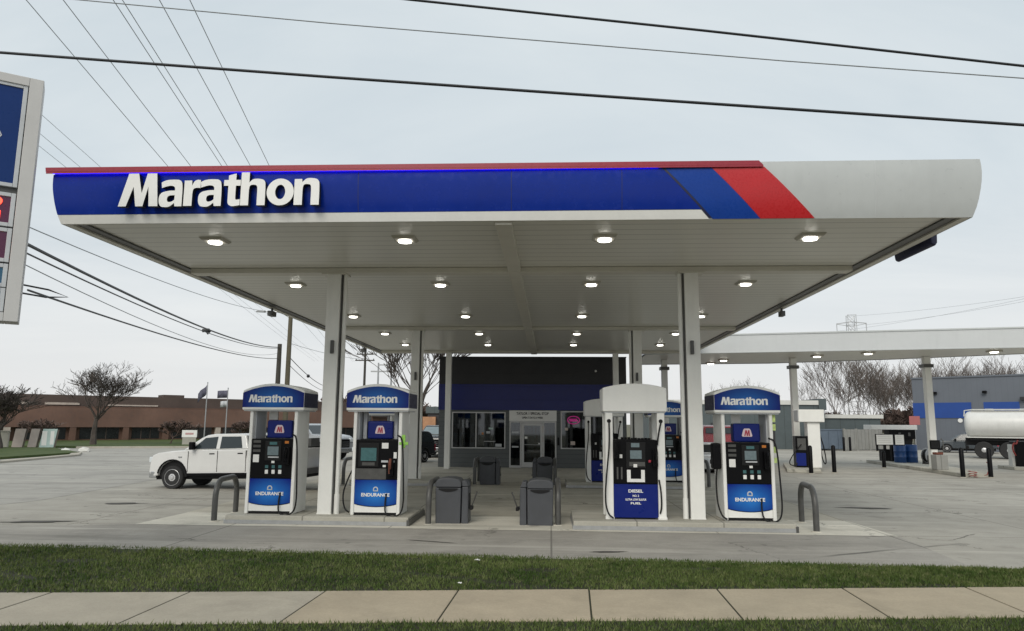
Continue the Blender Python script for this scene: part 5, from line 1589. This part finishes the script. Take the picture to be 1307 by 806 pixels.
# undergrowth: leafless shrubs
sh = None
for i in range(18):
    x = 27.5 + i * 1.7 + rt.uniform(-.6, .6); y = 76 + i * .7 + rt.uniform(-3, 3)
    if sh is None:
        sh = make_tree('bare_shrub', 'x', (x, y, 0), dict(seed=77, height=3.4, spread=1.1, trunk_h=.7, depth=5, nchild=4, upright=.9, thin=.02, r0=.06), 'barkred', 'leafless shrubs under the bare trees')
        t_o = sh
        t_o['category'] = 'shrub'
    else: t_o = copy_tree(sh)
    t_o.location = (x, y, 0); t_o.rotation_euler = (0, 0, rt.uniform(0, 6.28)); v = rt.uniform(.85, 1.25); t_o.scale = (v * 1.3, v * 1.3, v)
    t_o['label'] = 'reddish leafless shrub growing under the bare trees behind the second canopy'
for x, y in ((-25.2, 57.5), (-30.6, 57.0), (-42.5, 57.5)):
    t_o = copy_tree(sh); t_o.location = (x, y, 0); t_o.rotation_euler = (0, 0, x); t_o.scale = (.75, .75, .62)
    t_o['label'] = 'low leafless shrub on the lawn in front of the brick building'; t_o['group'] = 'shrubs before the brick building'
# distant hedge and trees on the left skyline
for i, (x, y, hh) in enumerate(((-41, 108, 5.5), (-36, 112, 6.0), (-31, 106, 6.0), (-26, 110, 5.5), (-20, 108, 5.0), (-15, 104, 4.6))):
    t_o = copy_tree(sh); t_o.location = (x, y, 0); t_o.rotation_euler = (0, 0, i * 1.3); v = hh / 3.4; t_o.scale = (v * 1.25, v * 1.25, v)
    t_o['label'] = 'distant brown leafless thicket on the skyline between the front left column and the store'; t_o['group'] = 'distant thickets left of the store'

# ------------------------------------------------------------------ poles, pylon, wires
def pole(label, x, y, h, m_, arms=(), rz=0, r=.15, gr='utility poles'):
    o = thing('utility_pole', label, 'utility pole', (x, y, 0), rz, gr)
    mb = MB(); mb.lathe([(0, r), (h, r * .72)], (0, 0, 0), 'z', 10); mb.build('pole', M[m_], o, smooth=True)
    for z, wd_ in arms:
        mb = MB(); mb.box(-wd_ / 2, wd_ / 2, -.17, -.06, z - .06, z + .06); c = mb.build('crossarm', M[m_], o)
        mb = MB()
        for k in range(4):
            xx = -wd_ / 2 + .1 + (wd_ - .2) * k / 3; mb.lathe([(0, .03), (.05, .06), (.10, .06), (.15, .03)], (xx, -.115, z + .06), 'z', 8)
        mb.build('insulator', M['gunmetal'], c)
    return o
pole('short dark wooden pole above the leftmost pump, carrying the street wires', -23.95, 62, 8.75, 'woodgrey', r=.26)
p2_ = pole('taller olive wooden pole with a street lamp arm beside the short dark one', -23.25, 62.4, 13.2, 'wood', r=.25)
mb = MB(); mb.tube([(0, 0, 11.1), (-.8, 0, 11.6), (-1.8, -.1, 11.75), (-2.4, -.2, 11.7)], .05, 8); am = mb.build('lamp_arm', M['steel'], p2_, smooth=True)
mb = MB(); mb.prism([(-3.1, 11.66), (-2.3, 11.62), (-2.25, 11.78), (-2.9, 11.82)], 'y', -.4, .0); mb.build('lamp_head', M['steel'], am, bevel=.03)
pole('slim far pole with two crossarms over the pump with the green tag', -20.95, 80, 11.0, 'woodgrey', ((9.55, 1.9), (8.85, 2.2)), r=.17)
hp = thing('transmission_pole', 'distant two legged power line frame over the pump with the green tag', 'power line frame', (-37.3, 160, 0), 0)
mb = MB()
for x in (-1.5, 1.5): mb.lathe([(0, .28), (15.2, .18)], (x, 0, 0), 'z', 8)
mb.build('leg', M['steel'], hp)
mb = MB(); mb.box(-3.2, 3.2, -.15, .15, 13.1, 13.4); mb.box(-1.6, 1.6, -.12, .12, 14.6, 14.85); mb.build('crossarm', M['steel'], hp)
py = thing('lattice_pylon', 'distant steel lattice pylon rising above the second canopy', 'pylon', (103.5, 250, 0), R(-10))
mb = MB()
def strut(a, b, r=.13): mb.tube([a, b], r, 4)
for sx in (-1, 1):
    for sy in (-1, 1):
        strut((sx * 4, sy * 4, 0), (sx * 1.4, sy * 1.4, 28)); strut((sx * 1.4, sy * 1.4, 28), (sx * 1.3, sy * 1.3, 39.5))
for k in range(12):
    z0, z1 = 39.5 * k / 12, 39.5 * (k + 1) / 12
    hw = lambda z: 4 - 2.6 * z / 28 if z < 28 else 1.4
    for s in (-1, 1):
        strut((-hw(z0), s * hw(z0), z0), (hw(z1), s * hw(z1), z1), .08); strut((hw(z0), s * hw(z0), z0), (-hw(z1), s * hw(z1), z1), .08)
        strut((-hw(z1), s * hw(z1), z1), (hw(z1), s * hw(z1), z1), .08)
mb.build('tower', M['steel'], py)
mb = MB()
for s in (-1, 1):
    strut((0, 0, 37.2), (s * 4.8, 0, 36.6), .18); strut((0, 0, 35.6), (s * 4.8, 0, 36.5), .12); strut((s * 4.7, 0, 36.5), (s * 4.7, 0, 33.5), .16)
mb.build('arm', M['steel'], py)

def wire(label, pts, r, m_='wire', sag=0, group=None, n=24):
    pts = [Vector(p) for p in pts]
    if len(pts) == 2:
        a, b = pts; pts = [a.lerp(b, i / n) - Vector((0, 0, sag * 4 * (i / n) * (1 - i / n))) for i in range(n + 1)]
    mb = MB(); mb.tube(pts, r, 5)
    o = mb.build('power_line', M[m_], smooth=True)
    return tag(o, label, 'power line', group)
GW = 'wires along the street in front'
wire('thick black cable that crosses the whole picture just above the canopy', [(-16, 9, 8.0), (-9.47, 9.0, 7.24), (-7.72, 9.0, 7.07), (-3.0, 9.0, 6.61), (1.52, 9.0, 6.19), (6.03, 9.0, 5.78), (7.39, 9.0, 5.68), (14, 9, 5.2)], .021, group=GW)
wire('second thick black cable, running off the top edge left of centre', [(-10, 8, 8.3), (-2.92, 8.0, 7.26), (-1.69, 8.0, 7.08), (1.84, 8.0, 6.59), (5.43, 8.0, 6.07), (6.64, 8.0, 5.90), (14, 8, 4.95)], .016, group=GW)
wire('thin grey wire between the two thick black cables', [(-16, 9.5, 9.3), (-9.51, 9.5, 8.47), (-7.02, 9.5, 8.17), (-3.2, 9.5, 7.70), (3.24, 9.5, 6.98), (6.43, 9.5, 6.66), (7.87, 9.5, 6.51), (14, 9.5, 5.9)], .009, 'wirethin', group=GW)
GT = 'overhead transmission wires going off to the upper left'
for x, y in ((-23.61, 42.46), (-22.2, 42.5), (-20.3, 42.57), (-19.95, 42.58), (-18.45, 42.21), (-17.27, 42.12)):
    d = -.2085
    wire('thin grey overhead wire, one of six fanning out from the top edge at upper left', [(x - d * 40, y - 40, 18.2), (x + d * 118, y + 118, 15.5)], .018, 'wirethin', sag=.4, group=GT)
for x, y in ((-27.79, 42.32), (-29.05, 42.27), (-29.95, 42.25)):
    d = -.20
    wire('very thin grey overhead wire, one of three between the price sign and the canopy corner', [(x - d * 40, y - 40, 18.2), (x + d * 118, y + 118, 15.5)], .013, 'wirethin', sag=.4, group=GT)
GS = 'wires from the short dark pole towards the price sign'
wire('thick black street cable from the price sign down to the short dark pole', [(-10.2, 11.0, 5.62), (-24.0, 61.9, 8.45)], .036, sag=.62, group=GS)
wire('thinner black street cable just below the thick one', [(-10.15, 11.0, 5.40), (-24.0, 61.9, 8.35)], .02, sag=.62, group=GS)
wire('lowest black street cable, ending in a loop at the price sign', [(-10.93, 14.2, 4.66), (-24.0, 61.9, 7.45)], .024, sag=.40, group=GS)
wire('faint grey street wire just under the canopy edge', [(-12.0, 14.5, 6.4), (-23.4, 62.3, 11.6)], .014, 'wirethin', sag=.6, group=GS)
wire('faint grey street wire below the two black street cables', [(-10.95, 13.5, 5.25), (-24.1, 61.9, 7.9)], .012, 'wirethin', sag=.8, group=GS)
mb = MB(); mb.tube([(0, 0, .02), (.10, .3, .10), (.25, .9, .10), (.34, 1.4, .03), (.20, .9, -.06), (.08, .3, -.07), (0, 0, -.02)], .02, 6)
o = mb.build('cable_loop', M['wire'], smooth=True); o.location = (-10.95, 13.6, 4.62); tag(o, 'black loop of cable hanging in the air beside the price sign', 'cable loop')
mb = MB(); mb.lathe([(-.3, .03), (-.25, .13), (-.05, .10), (0, .16), (.2, .14), (.3, .03)], (0, 0, 0), 'x', 10); mb.tube([(-.1, 0, 0), (.1, .05, -.25), (.3, 0, -.05)], .04, 6)
o = mb.build('cable_splice', M['wire'], smooth=True); o.location = (-16.45, 33.2, 6.25); o.scale = (.7, .7, .7); tag(o, 'black splice box clamped on the street cables', 'splice box')
GA = 'wires on from the taller olive pole'
wire('black wire from the taller olive pole descending behind the front left column', [(-23.3, 62.4, 7.75), (-36.5, 114, 7.7)], .04, sag=.35, group=GA)
wire('lower black wire from the taller olive pole descending behind the front left column', [(-23.3, 62.4, 7.05), (-36.5, 114, 6.9)], .03, sag=.35, group=GA)
wire('grey wire from the taller olive pole to the slim far pole', [(-23.3, 62.4, 8.9), (-21.5, 80, 9.0)], .02, 'wirethin', sag=.2, group=GA)
mb = MB(); mb.lathe([(-.2, .04), (-.1, .2), (.1, .2), (.2, .04)], (0, 0, 0), 'x', 10); o = mb.build('cable_splice', M['wire'], smooth=True); o.location = (-29.0, 84.6, 7.36); tag(o, 'small black splice on the wire right of the olive pole', 'splice box')
GP = 'wires of the lattice pylon'
for k, (z1, xx) in enumerate(((39.2, 0), (36.2, 4.6), (34, -4.6))):
    wire(('uppermost', 'middle', 'lowest')[k] + ' faint wire of the lattice pylon in the right hand sky', [(103.5 + xx, 250, z1), (150, 120, 38 + 2 * k)], .03, 'wirethin', sag=3, group=GP)

# ------------------------------------------------------------------ price sign on the left
ps = thing('price_sign', 'tall grey framed price sign with a blue header and red digits at the left edge', 'price sign', (-6.69, 8.58, 0), R(35))
# local x runs to the left end at negative x; the face looks along -y
mb = MB(); mb.box(-.155, 0, 0, .34, 3.19, 6.42); mb.box(-2.6, -2.45, 0, .34, 3.19, 6.42); mb.box(-2.45, -.155, 0, .34, 3.19, 3.30); mb.box(-2.45, -.155, 0, .34, 6.30, 6.42)
mb.build('outer_frame', M['signgrey'], ps, bevel=.008)
mb = MB(); mb.box(-2.448, -.157, .06, .30, 3.302, 6.298); mb.build('cabinet', M['gunmetal'], ps)
def face(z0, z1, m_, nm, x0=-2.44, x1=-.165):
    t = .05
    q = MB(); q.box(x0, x0 + t, .015, .06, z0, z1); q.box(x1 - t, x1, .015, .06, z0, z1); q.box(x0 + t, x1 - t, .015, .06, z0, z0 + t); q.box(x0 + t, x1 - t, .015, .06, z1 - t, z1)
    f = q.build('panel_frame', M['pale'], ps, bevel=.006)
    q = MB(); q.box(x0 + t, x1 - t, .03, .055, z0 + t, z1 - t); q.build(nm, M[m_], f)
    return f
hf = face(4.92, 6.31, 'signblue', 'header_panel')
cx, cz = -1.12, 5.62
def hexp(s): return [(cx + s * p[0], cz + s * p[1]) for p in ((-.62, .78), (.62, .78), (1.02, -.05), (.80, -.40), (.25, -.82), (-.25, -.82), (-.80, -.40), (-1.02, -.05))]
q = MB(); o_, i_ = hexp(.72), hexp(.705)
q.add([(x, .026, z) for x, z in o_ + i_], [(k, (k + 1) % 8, 8 + (k + 1) % 8, 8 + k) for k in range(8)]); q.build('emblem_outline', M['pale'], hf)
q = MB(); q.prism(hexp(.50), 'y', .022, .028); q.build('emblem', M['sticker'], hf)
q = MB(); q.prism([(cx + (p[0] - .5) * .62, cz - .05 + (p[1] - .5) * .52) for p in M_POLY], 'y', .016, .021); q.build('emblem_letter', M['logored'], hf)
for z0, txt in ((4.40, '2.89'), (3.94, '3.09')):
    f = face(z0, z0 + .44, 'signred', 'price_panel')
    for t_, xa, xb, za, zb in ((txt, -1.75, -.52, .08, .36), ('9', -.47, -.30, .22, .38)):
        vs, fs = text_geo(t_, .01, .05); m_ = MB(); place_text(m_, vs, fs, xa, xb, z0 + za, z0 + zb, .020, .008); m_.build('price_digits', M['ledred'], f)
    q = MB(); q.box(-.46, -.31, .018, .028, z0 + .09, z0 + .12); q.box(-.46, -.31, .018, .028, z0 + .17, z0 + .195); q.box(-.46, -.435, .018, .028, z0 + .121, z0 + .169); q.box(-.335, -.31, .018, .028, z0 + .121, z0 + .169)
    q.build('price_fraction', M['ledred'], f)
for z0 in (3.62, 3.31):
    face(z0, z0 + .30, 'signteal', 'blank_panel')
mb = MB(); mb.box(-1.45, -1.15, .05, .30, 0, 3.19); mb.build('post', M['signgrey'], ps)
mb = MB(); mb.box(-1.7, -.9, -.2, .55, 0, .12); mb.build('footing', M['kerb'], ps)
